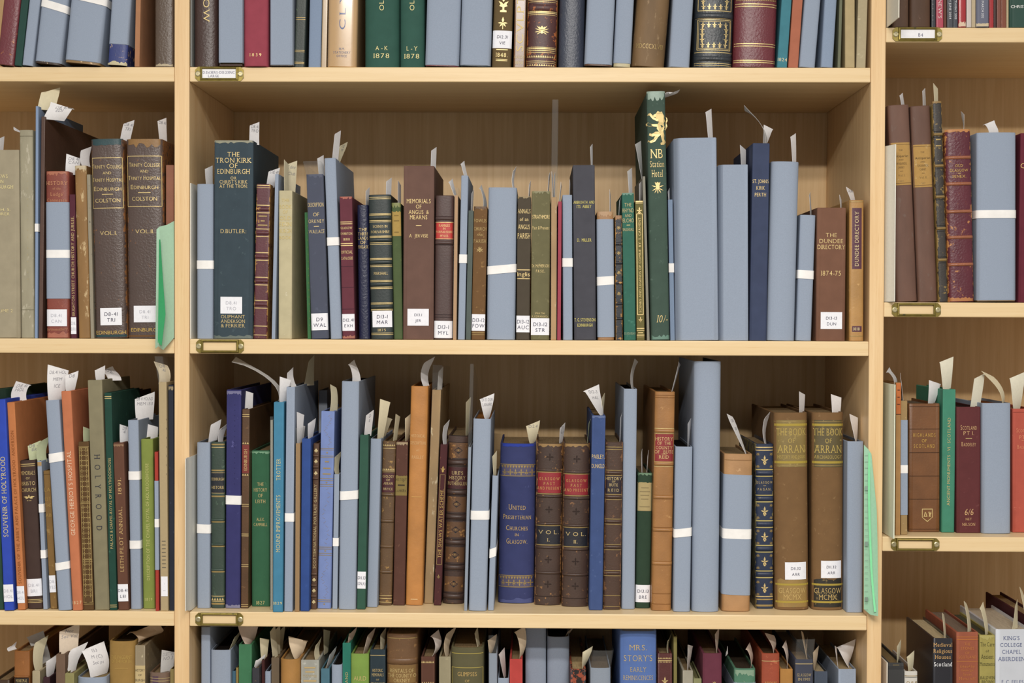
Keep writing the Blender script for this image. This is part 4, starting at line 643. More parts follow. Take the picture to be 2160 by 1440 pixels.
H(572, 589, 1387, 'grey tan bundle with tall cream papers', '6A5A46', 'v', sb=.024, c2='9A8A6C', amt=.3, s=[(574, 574, 1326, 6, 7, dict(c='DDD3B4', w='tall')), (580, 583, 1326, 8, 10, dict(c='DDD3B4', y=.03, w='middle')), (586, 594, 1326, 6, 9, dict(c='DDD3B4', y=.05, w='slanting'))])
H(590, 632, 1391, 'tan leather book with curved back', 'A67632', 'l', r='x', sb=.006, s=[(630, 628, 1348, 6, 40, dict(c='D8C4A8', real=.026))])
H(633, 673, 1392, 'pale grey cloth book with faded gilt titles', '9C9C92', 'c', sb=.014, dep=.19, c2='B8B8AE', amt=.5, d=[('g', 1403, 3, dict(c='B8A070', k=.6)), ('g', 1412, 3, dict(c='B8A070', k=.5)), ('t', 1421, 5, 'TOWNS', dict(c='B8A070')), ('g', 1431, 4, dict(c='B8A070', k=.7))], s=[(672, 673, 1352, 7, 5, dict(c='DDD3B4', bow=-4)), (689, 689, 1330, 4, 11, dict(c='DDD3B4', y=.05, w='rear', free=1))])
H(677, 695, 1410, 'slate teal book beside the pale grey one', '456F80', 'c', sb=.016, s=[(692, 703, 1372, 3, 9, dict(c='C9C8C6'))])
H(699, 722, 1402, 'blue wrapper beside a teal green spine', BLUE, 'w', r='r', sb=.016, pg='1A1512')
H(722.5, 740, 1356, 'teal green book with upright gold lettering', '1C7462', 'c', sb=.016, dep=.21, d=[('v', 1450, 1412, 5.5, 'ISLAND')], s=[(739, 744, 1331, 4, 13, dict(c='D8C4B4'))])
H(740, 778, 1379, 'lime green Auld Ayr book', '76963A', 'c', sb=.010, dep=.19, r='m', d=[('t', 1426, 9, 'AULD', dict(w=26, serif=False)), ('t', 1441, 9, 'AYR', dict(w=20, serif=False))], s=[(771, 784, 1332, 4, 12, dict(c='D8C4B4'))])
H(780.5, 813, 1370, 'dark slate Historic Memorials book', '28363E', 'c', sb=.012, d=[('g', 1377, 1.2), ('t', 1409, 6, 'HISTORIC', dict(w=22)), ('t', 1418.5, 6, 'MEMORIALS', dict(w=25)), ('t', 1429, 3.5, 'OF'), ('t', 1438, 6, 'STOCKBRIDGE', dict(w=29))], s=[(808, 808, 1332, 4, 9, dict(c='DDD3B4'))])
H(815, 880.5, 1337, 'large brown leather Rentals of Orkney', '6A4A2A', 'l', sb=.008, r='r', dep=.2, c2='8C6638', amt=.5, d=[('b', 1390, 7), ('g', 1341, 1.5, dict(c=DIM)), ('pat', 1398, 1450, None, None, '80602E', 'title_label'), ('t', 1410, 7.5, 'RENTALS OF', dict(w=50)), ('t', 1420.5, 7.5, 'THE COUNTY O', dict(w=60)), ('t', 1431, 7.5, 'ORKNEY', dict(w=35)), ('b', 1440, 4)])
H(888, 917, 1385, 'brown book with gilt edged head beside Rentals', '5A382A', 'c', sb=.012, d=[('zig', 1391, 5, 9), ('zig', 1436, 6, 6, dict(c=GOLD))], s=[(915, 916, 1336, 4, 16, dict(bow=10, c='E0D4CC'))])
H(926, 951, 1385, 'cream cloth book beside the olive Glimpses volume', '948A6C', 'c', sb=.014, c2='A89C7C', amt=.4, s=[(946, 954, 1328, 4, 17, dict(c='D8C4A8', bow=-6))])
H(951.5, 1020, 1366, 'wide olive Glimpses book', '5C573A', 'c', sb=.008, r='r', dep=.2, d=[('g', 1374, 1.6, dict(c='A89850')), ('frame', 1404, 1450, .95, dict(c='A89850')), ('t', 1417.5, 8.5, 'GLIMPSES', dict(w=41, c='C8A868')), ('t', 1432, 5.5, 'OF', dict(w=10, c='C8A868'))], s=[(1012, 1004, 1330, 4, 6, dict(c='DDD3B4'))])
H(1031, 1049, 1378, 'narrow blue wrapper in film beside Glimpses', BLUE, 'w', sb=.016, r='m', pg='15110E', d=[('film', 1335)], s=[(1038, 1038, 1345, 5, 19, dict(c='D8C4A8'))])
H(1050, 1074, 1430, 'low blue wrapper beside the red book', BLUE, 'w', sb=.016, r='m', pg='15110E', s=[(1068, 1058, 1374, 3, 12, dict(c='D8D0CC'))])
H(1075, 1102, 1390, 'bright red book beside a tall blue wrapper', 'B83C36', 'c', sb=.012, dep=.19, s=[(1105, 1096, 1328, 3, 22, dict(c='D8C4A8', bow=6))])
H(1108, 1152, 1318, 'tall blue wrapper beside the bright red book', BLUE, 'w', sb=.066, r='m')
H(1154, 1203, 1343, 'blue wrapper beside the marbled orange book', BLUE, 'w', sb=.066, r='r', dep=.2, pg='1A1512', s=[(1203, 1204, 1328, 6, 12, dict(c='D8C4A8'))])
H(1203.5, 1236, 1411, 'orange and black marbled book', '9E4626', 'l', sb=.012, c2='1E1B1A', amt=1.0, pg='B09A72', s=[(1236, 1240, 1370, 4, 22, dict(c='DDD3B4'))])
H(1245, 1288, 1409, 'blue wrapper in film beside the early reminiscences', BLUE, 'w', sb=.012, r='m', pg='6A5A48', d=[('film', 1368, 6)])
H(1308, 1385, 1331, 'bright blue book lettered early reminiscences', '4470BE', 'c', sb=.006, dep=.21, r='m', d=[('t', 1362, 11.5, 'MRS.', dict(w=37)), ('t', 1384.5, 12.5, "STORY'S", dict(w=61)), ('t', 1408.5, 9.5, 'EARLY', dict(w=34)), ('t', 1426, 9.5, 'REMINISCENCES', dict(w=63)), ('film', 1316)])
H(1387, 1418, 1378, 'dark red leather book beside early reminiscences', '582826', 'l', sb=.014, c2='A8703A', amt=.3, d=[('zig', 1384, 3, 9), ('g', 1389, 1.3), ('zig', 1393, 3, 9, dict(dn=1)), ('orn', 1434, 8, 'fleur')], s=[(1413, 1414, 1344, 3, 8, dict(c='DDD3B4', bow=-3))])
H(1421, 1428, 1342, 'thin khaki volume in film beside dark red leather', '7E7648', 'p', sb=.02)
H(1440, 1462, 1414, 'low cream book with a folded slip', 'A09A88', 'c', sb=.02, s=[(1455, 1457, 1362, 5, 13, dict(c='E0D8D0'))])
H(1463, 1480, 1431, 'low olive book beside the plum one', '8A8A5E', 'c', sb=.016, pg='6E6A48')
H(1482.5, 1523, 1378, 'plum cloth book with gilt spray at its foot', '682F40', 'c', sb=.012, dep=.2, r='m', pg='6A5440', d=[('orn', 1440, 8, 'spray', dict(dx=4))], s=[(1516, 1513, 1332, 4, 12, dict(c='D8C4B4')), (1537, 1534, 1406, 8, 6, dict(w='low', free=1, y=.0))])
H(1549, 1594, 1410, 'green book sunk in a blue jacket', '4E7E64', 'c', sb=.016, dep=.2, r='m', pg='3E342A', c2='8AA082', amt=.3, d=[('wrap', 1437, 1470), ('pat', 1410, 1420, None, None, '86A488', 'worn_headcap', -4)], s=[(1588, 1578, 1363, 4, 12, dict(c='D8C4B4', bow=5))])
H(1607, 1645, 1378, 'orange red leather book beside a mustard one', '9E4426', 'l', sb=.012, dep=.21, c2='B86038', amt=.6, r='m', pg='4A3826', d=[('g', 1391, 1.4), ('t', 1438, 7, 'ARDUIS', dict(w=26, c='C89A5A'))], s=[(1636, 1623, 1338, 4, 20, dict(c='D8C4B4', bow=5))])
H(1646, 1673, 1411, 'mustard book beside Glasgow in 1901', 'AE7A34', 'c', sb=.012, r='m', s=[(1664, 1655, 1358, 3, 12, dict(c='E0D0C4', bow=4))])
H(1677.5, 1715, 1391, 'navy Glasgow in 1901 book', '242C4A', 'c', sb=.010, dep=.2, d=[('g', 1397, 1.6), ('t', 1420.5, 6, 'GLASGOW', dict(w=30)), ('t', 1429.5, 6, 'IN 1901', dict(w=25)), ('film', 1345, 4)], s=[(1707, 1693, 1333, 5, 8, dict(c='D8C4A8', w='tall')), (1712, 1703, 1352, 5, 7, dict(c='D8C4A8', y=.03, w='lower'))])
H(1718, 1746, 1416, 'book with pale open page edges', '4A5260', 'w', sb=.02, pg='A8987A', s=[(1722, 1722, 1370, 6, 16, dict(c='D8C4A8'))])
H(1768.5, 1806, 1411, 'blue box nearest the upright with wide slips', BLUE, 'box', sb=.010, dep=.17, pg='A08C6A', s=[(1772, 1764, 1364, 4, 8, dict(w='narrow')), (1797, 1785, 1358, 8, 44, dict(w='wide', real=.029, y=.03))])
# ---- first bay, top shelf
def TL(*a, **k): return T(*a, row='L1', base=140, **k)
TL(-8, 29, 'scuffed dark red leather book leaning by the green one', '702E36', 'm', .107, 330, c2='C27A3A', amt=.35, r='m', sb=-.006)
TL(29.5, 45.5, 'thin leaning dark green book', '24463E', 'c', .107, 330, sb=-.004)
TL(46, 69, 'leaning slim blue wrapper beside the thin green book', BLUE, 'w', .112, 350, sb=-.004, r='m')
TL(71, 129, 'leaning blue wrapper with white band near its foot', BLUE, 'w', .112, 350, sb=-.006, r='m', lift=5, peek=[(134, 140, '3A2A20')], d=[st(3, 19, 10)])
TL(133, 214, 'widest leaning blue wrapper on its shelf', BLUE, 'w', .10, 350, sb=-.008, r='m', lift=6, peek=[(133, 140, '8A6A3C')], d=[st(-12, 4, 9)])
TL(221, 270, 'blue wrapper with navy torn foot showing', BLUE, 'w', .065, 340, sb=-.004, r='m', lift=45, peek=[(94, 140, '343F78')], d=[('pat', 133, 140, None, None, 'C4B890', 'worn_tail', 3)])
TL(280.5, 294, 'thin tan brown book with label on its board', 'AA7650', 'c', .02, 320, sb=.0, dep=.2)
TL(326, 366, 'grey brown book with frayed joint beside the upright', '564537', 'm', 0, 320, sb=.002, r='m', d=[('pat', 135, 140, None, None, 'A8987A', 'worn_tail', 2)])
# ---- first bay, second shelf
B('L2', -34, 43, 316, 'grey beige Views in Edinburgh volume two', '9E9379', 'c', xt=-37, sb=.004, d=[('t', 371, 7.5, 'VIEWS', dict(x=3, w=28, c='E2D49A')), ('t', 382, 7.5, 'IN', dict(x=4, w=8, c='E2D49A')), ('t', 393.5, 7.5, 'EDINBURGH', dict(x=2, w=53, c='E2D49A')), ('t', 441.5, 6, 'J. & H. S.', dict(x=2, w=42, c='E2D49A')), ('t', 450.5, 6, 'STORER', dict(x=2, w=38, c='E2D49A')), ('t', 655.5, 6.5, 'VOLUME 2', dict(x=2, w=52, c='DCCB96'))], s=[(0, -1, 290, 6, 7)])
B('L2', 44, 72.5, 274, 'old parchment spine book, streaked grey', '9A937C', 'v', xt=40.5, sb=.006, r='m', c2='B4AC94', amt=.5, d=[('v', 590, 380, 5, '. .  . . .  . .  . . . .  . .', dict(c='B0A070')), ('g', 286, 1, dict(c='7A745E')), ('g', 653, 1, dict(c='7A745E'))], s=[(42, 35, 277, 5, 8, dict(bow=-5))])
B('L2', 73, 80, 224, 'tall slim blue wrapper by the tall brown book', '8294B0', 'w', xt=75, sb=.016, dep=.2, d=[st(471, 488)], s=[(98, 106, 188, 30, 32, dict(c='DDD3B4', free=1, y=.016, real=.024))])
B('L2', 79, 92.5, 246, 'tall brown book with wide dark side board', '543A2E', 'l', xt=85, sb=.004, dep=.25, c2='6A4A3A', amt=.3, s=[(114, 130, 222, 34, 46, dict(free=1, y=.012, real=.03, t=['D8.41', 'EDI']))])
B('L2', 94, 147, 361, 'russet Lodge Canongate history in blue band', '843E30', 'l', xt=92, sb=.003, r='m', c2='A05A42', amt=.3, d=[('t', 385.5, 8, 'HISTORY', dict(w=45, c='C8906A')), ('t', 397, 5, 'of the', dict(w=17, c='C8906A')), ('t', 409, 7.5, 'Lodge', dict(w=26, c='C8906A')), ('t', 421.5, 6.5, 'Canongate', dict(w=42, c='C8906A')), ('wrap', 425.5, 629.5), st(526.5, 543.5), ('lab', 652.5, 688, 97, 141, ['D8.41', 'CAN'], ty), ('t', 694.5, 5, 'Instituted 1677.', dict(w=45, c='C8906A')), ('pat', 361, 368, None, None, 'A86448', 'worn_headcap', -4), ('pat', 702, 712, None, None, 'A8624A', 'worn_tail', 3)], s=[(153, 154, 329, 22, 27, dict(free=1, real=.02, t=['D8.41', 'CAN']))])
B('L2', 149, 163.5, 410, 'thin maroon Brighton Street Church history', '562634', 'c', xt=145.5, sb=.004, d=[('v', 666, 456, 5.6, 'BRIGHTON STREET CHURCH: HISTORY AND JUBILEE.'), ('lab', 669, 704.5, None, None, ['D8.', 'BRI'], ty)])
B('L2', 164, 190.5, 349, 'tan worn calf book between maroon and grey pamphlets', '8A683E', 'v', xt=155, sb=.004, r='m', c2='C4A878', amt=.55, d=[('pat', 349, 357, None, None, 'BCAA88', 'worn_headcap', -4)], s=[(184, 181, 312, 10, 14, dict(bow=-4))])
B('L2', 191.5, 198.5, 368, 'thin grey pamphlet beside Trinity College', '948C7A', 'p', xt=183, sb=.004, c2='5A564C', amt=.3)
for x0, x1, xt_, dy, vol, lab, ll, sl_, cap_ in ((200, 268, 190, 0, 'VOL.I.', 'brown Trinity College volume one with teal head', (211.5, 257, ['D8-41', 'TRI'], {}, 650, 686.5), [(272, 271, 256, 15, 16, dict(t=['D8 41', 'TRI']))], '284448'), (269, 346, 265, -4, 'VOL.II.', 'brown Trinity College volume two with torn head', (282, 330, ['D8.41', 'TRI'], ty, 645, 680), [(345, 340, 251, 9, 13, dict(t=['D8 41']))], '8A6430')):
    B('L2', x0, x1, 293, lab, '52413A', 'm', xt=xt_, sb=.002, r='m', c2='8A5A30', amt=.3, edge=1, d=[('pat', 293, 306, None, None, cap_, 'worn_headcap', -1 if dy == 0 else -6), ('frame', 333+dy, 439+dy, .93), ('t', 351+dy, 9, 'TRINITY COLLEGE', dict(w=66, sm=True, serif=False)), ('t', 365+dy, 5.5, 'AND', dict(w=18, serif=False)), ('t', 379+dy, 9, 'TRINITY HOSPITAL', dict(w=69, sm=True, serif=False)), ('t', 398+dy, 9, 'EDINBURGH', dict(w=58, sm=True, serif=False)), ('g', 410+dy, 1.4, dict(k=.34)), ('t', 423+dy, 8, 'COLSTON', dict(w=53, serif=False)), ('t', 492+dy, 8, vol, dict(w=36 if dy == 0 else 40, serif=False)), ('lab', ll[4], ll[5], ll[0], ll[1], ll[2], ll[3]), ('t', 702 if dy == 0 else 696, 7.5, 'EDINBURGH', dict(w=63, serif=False, c='C8A85E')), ('g', 709, 4, dict(c='284448' if dy == 0 else '6A4A2A'))], s=sl_)
B('L2', 350, 366.5, 348, 'pinkish brown book behind the green folder', '905E48', 'c', sb=.010)
# ---- first bay, third shelf
B('L3', -12, 8, 822, 'dark green book at the picture edge', '284838', 'c', xt=-30, bot=1286, dep=.24, c2='3A5E48', amt=.3)
B('L3', 9, 30, 842, 'royal blue Souvenir of Holyrood book', '2A48B4', 'c', xt=-10, bot=1288, d=[('v', 1131, 960, 10, 'SOUVENIR OF HOLYROOD', dict(c='D8C88A')), ('lab', 1232.5, 1269, None, None, ['D8.41', 'HOL'], ty)])
B('L3', 33, 53.5, 848, 'orange Souvenir of the Abbey and Palace', 'C0743C', 'c', xt=10, bot=1282, dep=.22, d=[('v', 1230, 905, 6, 'SOUVENIR OF THE ABBEY AND PALACE OF HOLYROOD · ANDERSON', dict(c='8A4E20')), ('lab', 1236, 1272, None, None, ['D8.41', 'HOL'], ty)], s=[(42, 48, 808, 26, 28, dict(free=1, y=.05, real=.02, bow=-6, t=['D8.41', 'HOL']))])
B('L3', 57.5, 90, 970, 'dark brown Memorials of Bristo Church book', '44322C', 'c', xt=40.5, bot=1278, r='m', d=[('g', 977, 1.4), ('g', 981, 1), ('t', 996, 8, 'MEMORIALS', dict(w=33)), ('t', 1007, 4.5, 'OF'), ('t', 1018, 7.5, 'BRISTO', dict(w=29)), ('t', 1032, 7.5, 'CHURCH', dict(w=32)), ('orn', 1048, 12, 'moth'), ('lab', 1221, 1257.5, None, None, ['D8.41', 'BRI'], ty), ('g', 1265, 1.3), ('g', 1268, 1.3), ('g', 1271, 1.3)], s=[(75, 70, 935, 18, 22, dict(c='C4CBA6', t=['D8 41', 'BRI'], real=.018))])
B('L3', 91.5, 103, 972, 'slim blue jacketed book with two white bands', BLUE, 'w', xt=78.5, bot=1273, d=[('pat', 972, 980, None, None, 'A8864E', 'worn_headcap', -2), st(1061, 1079), st(1159, 1176.5)], s=[(90, 93, 926, 12, 14, dict(c='C4CBA6', bow=-5))])
B('L3', 104, 120.5, 992, 'ochre brown cloth book half hidden by a blue wrapper', '80602F', 'c', xt=88.5, bot=1277, c2='96763E', amt=.4, d=[('g', 998, 1, dict(c='5E4420')), ('t', 1031, 8, 'LA', dict(c='A8884A')), ('t', 1050, 7, 'EST', dict(c='A8884A')), ('t', 1064, 7, 'THE', dict(c='A8884A')), ('t', 1085, 7, 'AB', dict(c='A8884A')), ('lab', 1213, 1249, None, None, ['D8.', 'YES'], ty)])
B('L3', 122, 151.5, 843, 'blue wrapper with two bands beside the orange hospital book', BLUE, 'w', xt=95, bot=1288, r='m', d=[st(955, 974, -3), st(1187, 1203, -3)], s=[(118, 121, 775, 18, 42, dict(real=.027, t=['D8.41 HOL', 'MEM', 'ICE']))])
B('L3', 152, 174.5, 824, 'orange cloth hospital history dated 1827', 'C07046', 'c', xt=127.5, bot=1288, r='m', dep=.14, d=[('v', 1128, 948, 8.5, "GEORGE HERIOT'S HOSPITAL", dict(c='E8CDB0')), ('t', 1271, 6.5, '1827', dict(w=21, c='E8D0A0', tr=.4))], s=[(148, 150, 787, 8, 24, dict(w='broad', t=['D8']))])
B('L3', 178, 196, 850, 'pale grey volume in film behind the gilt brown book', '8E897C', 'p', xt=166, sb=.165, dep=.11, name='book', d=[('film', 822, 0)])
B('L3', 175, 198, 931, 'brown book covered in gilt lattice pattern', '5A4020', 'c', xt=164, bot=1287, dep=.14, d=[('g', y, 1.3, dict(c=DIM)) for y in (940, 1060, 1180, 1184, 1270, 1274)]+[('orn', y, 5.2, 'cross', dict(dx=x, c=DIM)) for y in range(947, 1266, 11) for x in (-5, 5)]+[('frame', 942, 1270, .82, dict(c=DIM))], s=[(184, 182, 903, 8, 9, dict(c='C4CBA6'))])
B('L3', 200, 230.5, 801, 'khaki cloth Holyrood book with black letters', '837B5E', 'c', xt=184.5, bot=1287, dep=.14, d=[('v', 957, 1118, 12, 'HOLYROOD', dict(rot='d', c='2A2C3A', tr=1.25))], s=[(212, 209, 776, 10, 16, dict(w='curled')), (242, 222, 778, 24, 22, dict(free=1, y=.05, bow=5, real=.019, t=['D8', '41'], w='bent'))])
B('L3', 232, 247.5, 828, 'dark green Palace and Chapel royal book', '1B4438', 'c', xt=220, bot=1283, dep=.145, c2='2A5A4A', amt=.4, d=[('v', 1156, 963, 5.5, 'PALACE & CHAPEL-ROYAL OF HOLYROODHOUSE'), ('g', 833, 1.4), ('g', 837, 1.4), ('g', 1276, 1.4), ('g', 1280, 1.4)])
B('L3', 268, 290, 826, 'tall dark red grained book standing further back', '421E1C', 'c', xt=258, sb=.185, dep=.105)
B('L3', 249, 271.5, 933, 'brown Leith Pilot Annual of 1891', '64402F', 'c', xt=238, bot=1285, dep=.145, d=[('v', 1203, 1066, 7.5, 'LEITH PILOT ANNUAL,', dict(c='C8A870')), ('v', 1038, 1004, 7, '1891.', dict(c='C8A870')), ('lab', 1230, 1266.5, None, None, ['D8-41', 'LEI'], dict(cap=6.5)), ('g', 1200, .01), ('pat', 933, 937, None, None, '8E6A4A', 'worn_headcap', -2)], s=[(262, 261, 898, 11, 14, dict(t=['D8', '41']))])
B('L3', 275, 298, 886, 'blue wrapper with two bands beside the lime book', BLUE, 'w', xt=268.5, bot=1282, r='m', dep=.145, d=[st(992, 1010), st(1139, 1156.5)], s=[(305, 304, 834, 28, 40, dict(free=1, y=.05, real=.026, t=['D8 41 MOUND', 'MEM 153']))])
B('L3', 299, 327, 926, 'lime green Chapel royal description book', '7E8C38', 'c', xt=294, bot=1284, r='m', dep=.14, d=[('v', 1223, 975, 6.5, 'DESCRIPTION OF THE CHAPEL ROYAL OF HOLYROODHOUSE', dict(c='C8C480')), ('t', 1264, 6, '1819', dict(w=16, c='C8C480', tr=.5))], s=[(319, 315, 896, 20, 32, dict(free=1, y=.04, real=.021))])
B('L3', 328.5, 340, 953, 'red book in a blue banded jacket', 'A83426', 'c', xt=326, bot=1282, d=[('wrap', 1012, 1201), st(1093, 1110.5)])
B('L3', 334, 355, 806, 'cream paper pamphlet leaning out of the row', 'BCA67C', 'p', xt=330, bot=1281, d=[('lab', 1215, 1257, 340, 354, ['-', '--'], dict(cap=4))]+[('g', y, 1.2, dict(c='4A4438', k=.5)) for y in range(1140, 1200, 8)]+[('v', 1000, 880, 5, '. . . . . . .', dict(c='4A4438', dx=5)), ('film', 745, -8)], s=[(342, 336, 766, 17, 23, dict(c='D8CBB0', bow=6, t=['D8', '41']))])
B('L3', 357.5, 368, 812, 'black blue book against the upright', '282C38', 'c', xt=355, bot=1280, c2='3A4254', amt=.3, d=[('pat', 812, 818, None, None, '8A7A5A', 'worn_headcap', -3)])
# ---- first bay, lowest shelf; tan slips have the shelf's shade put into their colour
def HL(*a, **k): return H(*a, row='L4', **k)
HL(-14, 20, 1434, 'low dark brown book at the corner', '44301F', 'l', sb=.014)
HL(29, 62, 1373, 'orange leather Municipal Constitution book', '90581F', 'l', sb=.012, r='m', c2='A86A2C', amt=.5, d=[('b', 1421, 2), ('pat', 1424, 1450, None, None, '241C1A', 'title_label'), ('t', 1430, 6.5, 'MUNICIPAL', dict(w=24)), ('t', 1438, 5.5, 'CONSTITUTION', dict(w=27))], s=[(26, 25, 1402, 9, 8, dict(free=1, bow=-3))])
HL(68, 84, 1415, 'cream cloth book with two pale slips', 'AA9C7C', 'c', sb=.014, s=[(82, 87, 1348, 5, 20, dict(c='DDD3B4', bow=-5, w='curved', real=.019)), (70, 72, 1338, 9, 34, dict(c='C9C8C6', y=.05, real=.022, w='rear'))])
HL(91, 105, 1428, 'low dark maroon book beneath a folded slip', '3E242A', 'c', sb=.014, s=[(105, 107, 1389, 5, 16)])
HL(118, 140, 1380, 'brown book under a large handwritten slip', '6E5644', 'c', sb=.016, dep=.21, s=[(144, 145, 1324, 30, 38, dict(c='D8C8B4', free=1, y=.02, real=.026, t=['Nor', 'Soc Vol']))])
HL(134, 156, 1420, 'low olive book beneath a curved slip', '8A8450', 'c', sb=.010, c2='A8A070', amt=.3, s=[(152, 168, 1362, 5, 28, dict(bow=-6, real=.02, y=.02))])
HL(157, 222, 1429, 'blue wrapper beneath the brightest wide slip', BLUE, 'w', sb=.008, r='r', pg='8A7856', s=[(208, 192, 1364, 22, 48, dict(real=.032, bow=6, t=['153', 'M (C)', '5cc pt']))])
HL(224, 284, 1353, 'gold tan Pageant of the Forth book', '9A7838', 'c', sb=.010, r='r', dep=.18, pg='3A2E1C', d=[('t', 1380, 7, 'THE PAGEANT', dict(w=44, c='B89A54')), ('t', 1389, 6.5, 'OF THE FORTH', dict(w=42, c='B89A54')), ('g', 1405, 1, dict(c='B89A54', k=.5))], s=[(305, 300, 1326, 10, 66, dict(c='D8BFA0', free=1, real=.043, bow=14, y=.02))])
HL(285, 306, 1361, 'cream book in shiny film beside the Pageant', '95866A', 'g', sb=.010, c2='C8B894', amt=.5, d=[('pat', 1398, 1450, None, None, 'C0AC80', 'title_label', 0, 'paper'), ('t', 1408, 5, 'HISTORY', dict(c='3A3228', serif=False)), ('t', 1418, 4, 'OF', dict(c='3A3228', serif=False)), ('t', 1429, 5, 'BURGH', dict(c='3A3228', serif=False))])
HL(314, 357, 1419, 'small striped purple book in film', '7A5A44', 'g', sb=.012, r='r', d=[('film', 1412), ('pat', 1421, 1450, 321, 334, '52284A', 'cloth_stripe', 0, 'c'), ('g', 1425, 1.3), ('g', 1431, 1.3)], s=[(352, 354, 1374, 22, 24, dict(c='C9C8C6', real=.02, t=['D SETTER', 'NO 3']))])
HL(359, 367, 1411, 'narrow tan book touching the upright', '8E7E4A', 'c', sb=.012)
# ---- third bay, top shelf
def TR(*a, **k): return T(*a, row='R1', base=56, **k)
TR(1883, 1917.5, 'brown paper wrapped book beside the white card', '543D2E', 'v', 0, 330, r='m', sb=.0, c2='6A5040', amt=.4)
TR(1919.5, 1963.5, 'wider brown paper wrapped book with sagging foot', '503828', 'v', 0, 330, r='m', sb=.0, c2='6A5040', amt=.4)
TR(1965, 1974, 'thin black catalogue with white letters', '2B2D34', 'g', 0, 330, sb=.004, d=[('v', -90, 44, 4, '.  . . .  . . . .  . . .  . .', dict(rot='d', c='D8D8DC', serif=False))])
TR(1974.8, 1990, 'pinkish red catalogue with white serif letters', 'B03A50', 'g', 0, 330, sb=.002, d=[('v', -20, 40, 7, "AGNEW'S", dict(rot='d', c='E8D8D4'))])
TR(1990.8, 1996.4, 'sliver of brown book beside the pinkish red catalogue', '6A4638', 'c', 0, 320, sb=.006)
TR(1997, 2010, 'slate sale catalogue dated 11th June 2004', '42454C', 'g', 0, 330, sb=.003, d=[('v', -8, 41, 4, '11TH JUNE 2004', dict(rot='d', c='E0E0E4', serif=False))])
TR(2011, 2021, 'slate sale catalogue dated 27th May 2003', '3E434C', 'g', 0, 330, sb=.003, d=[('v', -4, 41, 4, '27TH MAY 2003', dict(rot='d', c='E0E0E4', serif=False))])
TR(2021.6, 2038, 'glossy red catalogue with white foot', 'A61E26', 'g', 0, 330, sb=.0, r='m', d=[('pat', 48, 56, None, None, 'D8C0A8', 'worn_tail', 3, 'paper')])
TR(2039, 2049, 'white spined catalogue beside the red one', 'C8BCB4', 'g', 0, 330, sb=.0)
TR(2049.6, 2058, 'cream spined catalogue beside the March sale', 'B8A88C', 'p', 0, 330, sb=.0, name='book')
TR(2059, 2086, 'grey blue sale catalogue dated 7th March 2012', '64677A', 'g', 0, 330, sb=-.002, d=[('v', -10, 39, 4.5, '7TH MARCH 2012', dict(rot='d', c='E8E8EC', serif=False)), ('pat', 50, 56, None, None, 'C8B89A', 'worn_tail', 1, 'paper')])
TR(2087, 2095.5, 'scarlet thin catalogue beside a dark brown sliver', 'A81C22', 'g', 0, 330, sb=.003)
TR(2096, 2102.5, 'thin dark brown catalogue', '3A1E18', 'g', 0, 330, sb=.004)
TR(2103, 2111.5, 'copper brown catalogue with pale edge', '7A4434', 'g', 0, 330, sb=.003, c2='A87860', amt=.3)
TR(2112, 2122.5, 'reddish copper catalogue beside cream sliver', '7E4028', 'g', 0, 330, sb=.003, c2='9A5A3A', amt=.4)
TR(2123, 2127.5, 'thin cream catalogue sliver', 'B4A484', 'p', 0, 330, sb=.003, name='book')
TR(2128, 2182, 'dark green sale catalogue with white letters', '1B4438', 'g', 0, 330, sb=.001, d=[('t', 15, 5.5, "CHRISTIE'S", dict(w=46, c='F0F0EC', serif=False))])
# ---- third bay, second shelf
for x0, x1, xt_, tp, dy, vol, yr, lab, sl_ in ((1891, 1936, 1873, 220, 0, 'Vol. I.', '', 'brown wrapped Antiquarian Cabinet volume one', [(1905, 1902, 198, 12, 13)]), (1937, 1979.5, 1921, 222, 4, 'Vol. II.', '1817', 'brown wrapped Antiquarian Cabinet volume two', [(1950, 1950, 188, 12, 12)])):
    B('R2', x0, x1, tp, lab, '664A3E', 'v', xt=xt_, sb=.010, r='m', c2='6E564A', amt=.4, d=[('pat', 304+dy, 393+dy, None, None, 'B08C54', 'title_label', 0, 'paper', 'C0A068'), ('g', 308+dy, .8, dict(c='6A5030')), ('g', 389+dy, .8, dict(c='6A5030')), ('t', 320+dy, 3, 'THE', dict(c='5A4630')), ('t', 332+dy, 5, 'Antiquarian', dict(c='3A2E22', w=31, serif=False)), ('t', 340+dy, 3, 'AND', dict(c='5A4630')), ('t', 348+dy, 4.5, 'TOPOGRAPHICAL', dict(c='4A3A28', w=24)), ('t', 356+dy, 4, 'CABINET.', dict(c='4A3A28', w=14)), ('g', 364+dy, .8, dict(c='6A5030', k=.15)), ('t', 373+dy, 4, vol, dict(c='6A5838')), ('t', 385+dy, 3.5, yr or '1817', dict(c='8A7450'))], s=sl_)
B('R2', 1980, 2000.5, 217, 'narrow black leather book with rubbed gold bands', '352F2A', 'l', xt=1966, sb=.006, r='m', c2='94783A', amt=.5, edge=1, d=[('b', y, 3, '8A6E38') for y in (286, 352, 417, 483, 549)]+[('g', y+o, 1, dict(c='201C1A')) for y in (286, 352, 417, 483, 549) for o in (-6, 6)]+[('g', 297, 2.5, dict(c=DIM, k=.5)), ('g', 310, 2.5, dict(c=DIM, k=.6)), ('pat', 217, 221, None, None, '8E6E38', 'worn_headcap', -1)], s=[(1974, 1975, 180, 13, 15, dict(c='DDD3B4'))])
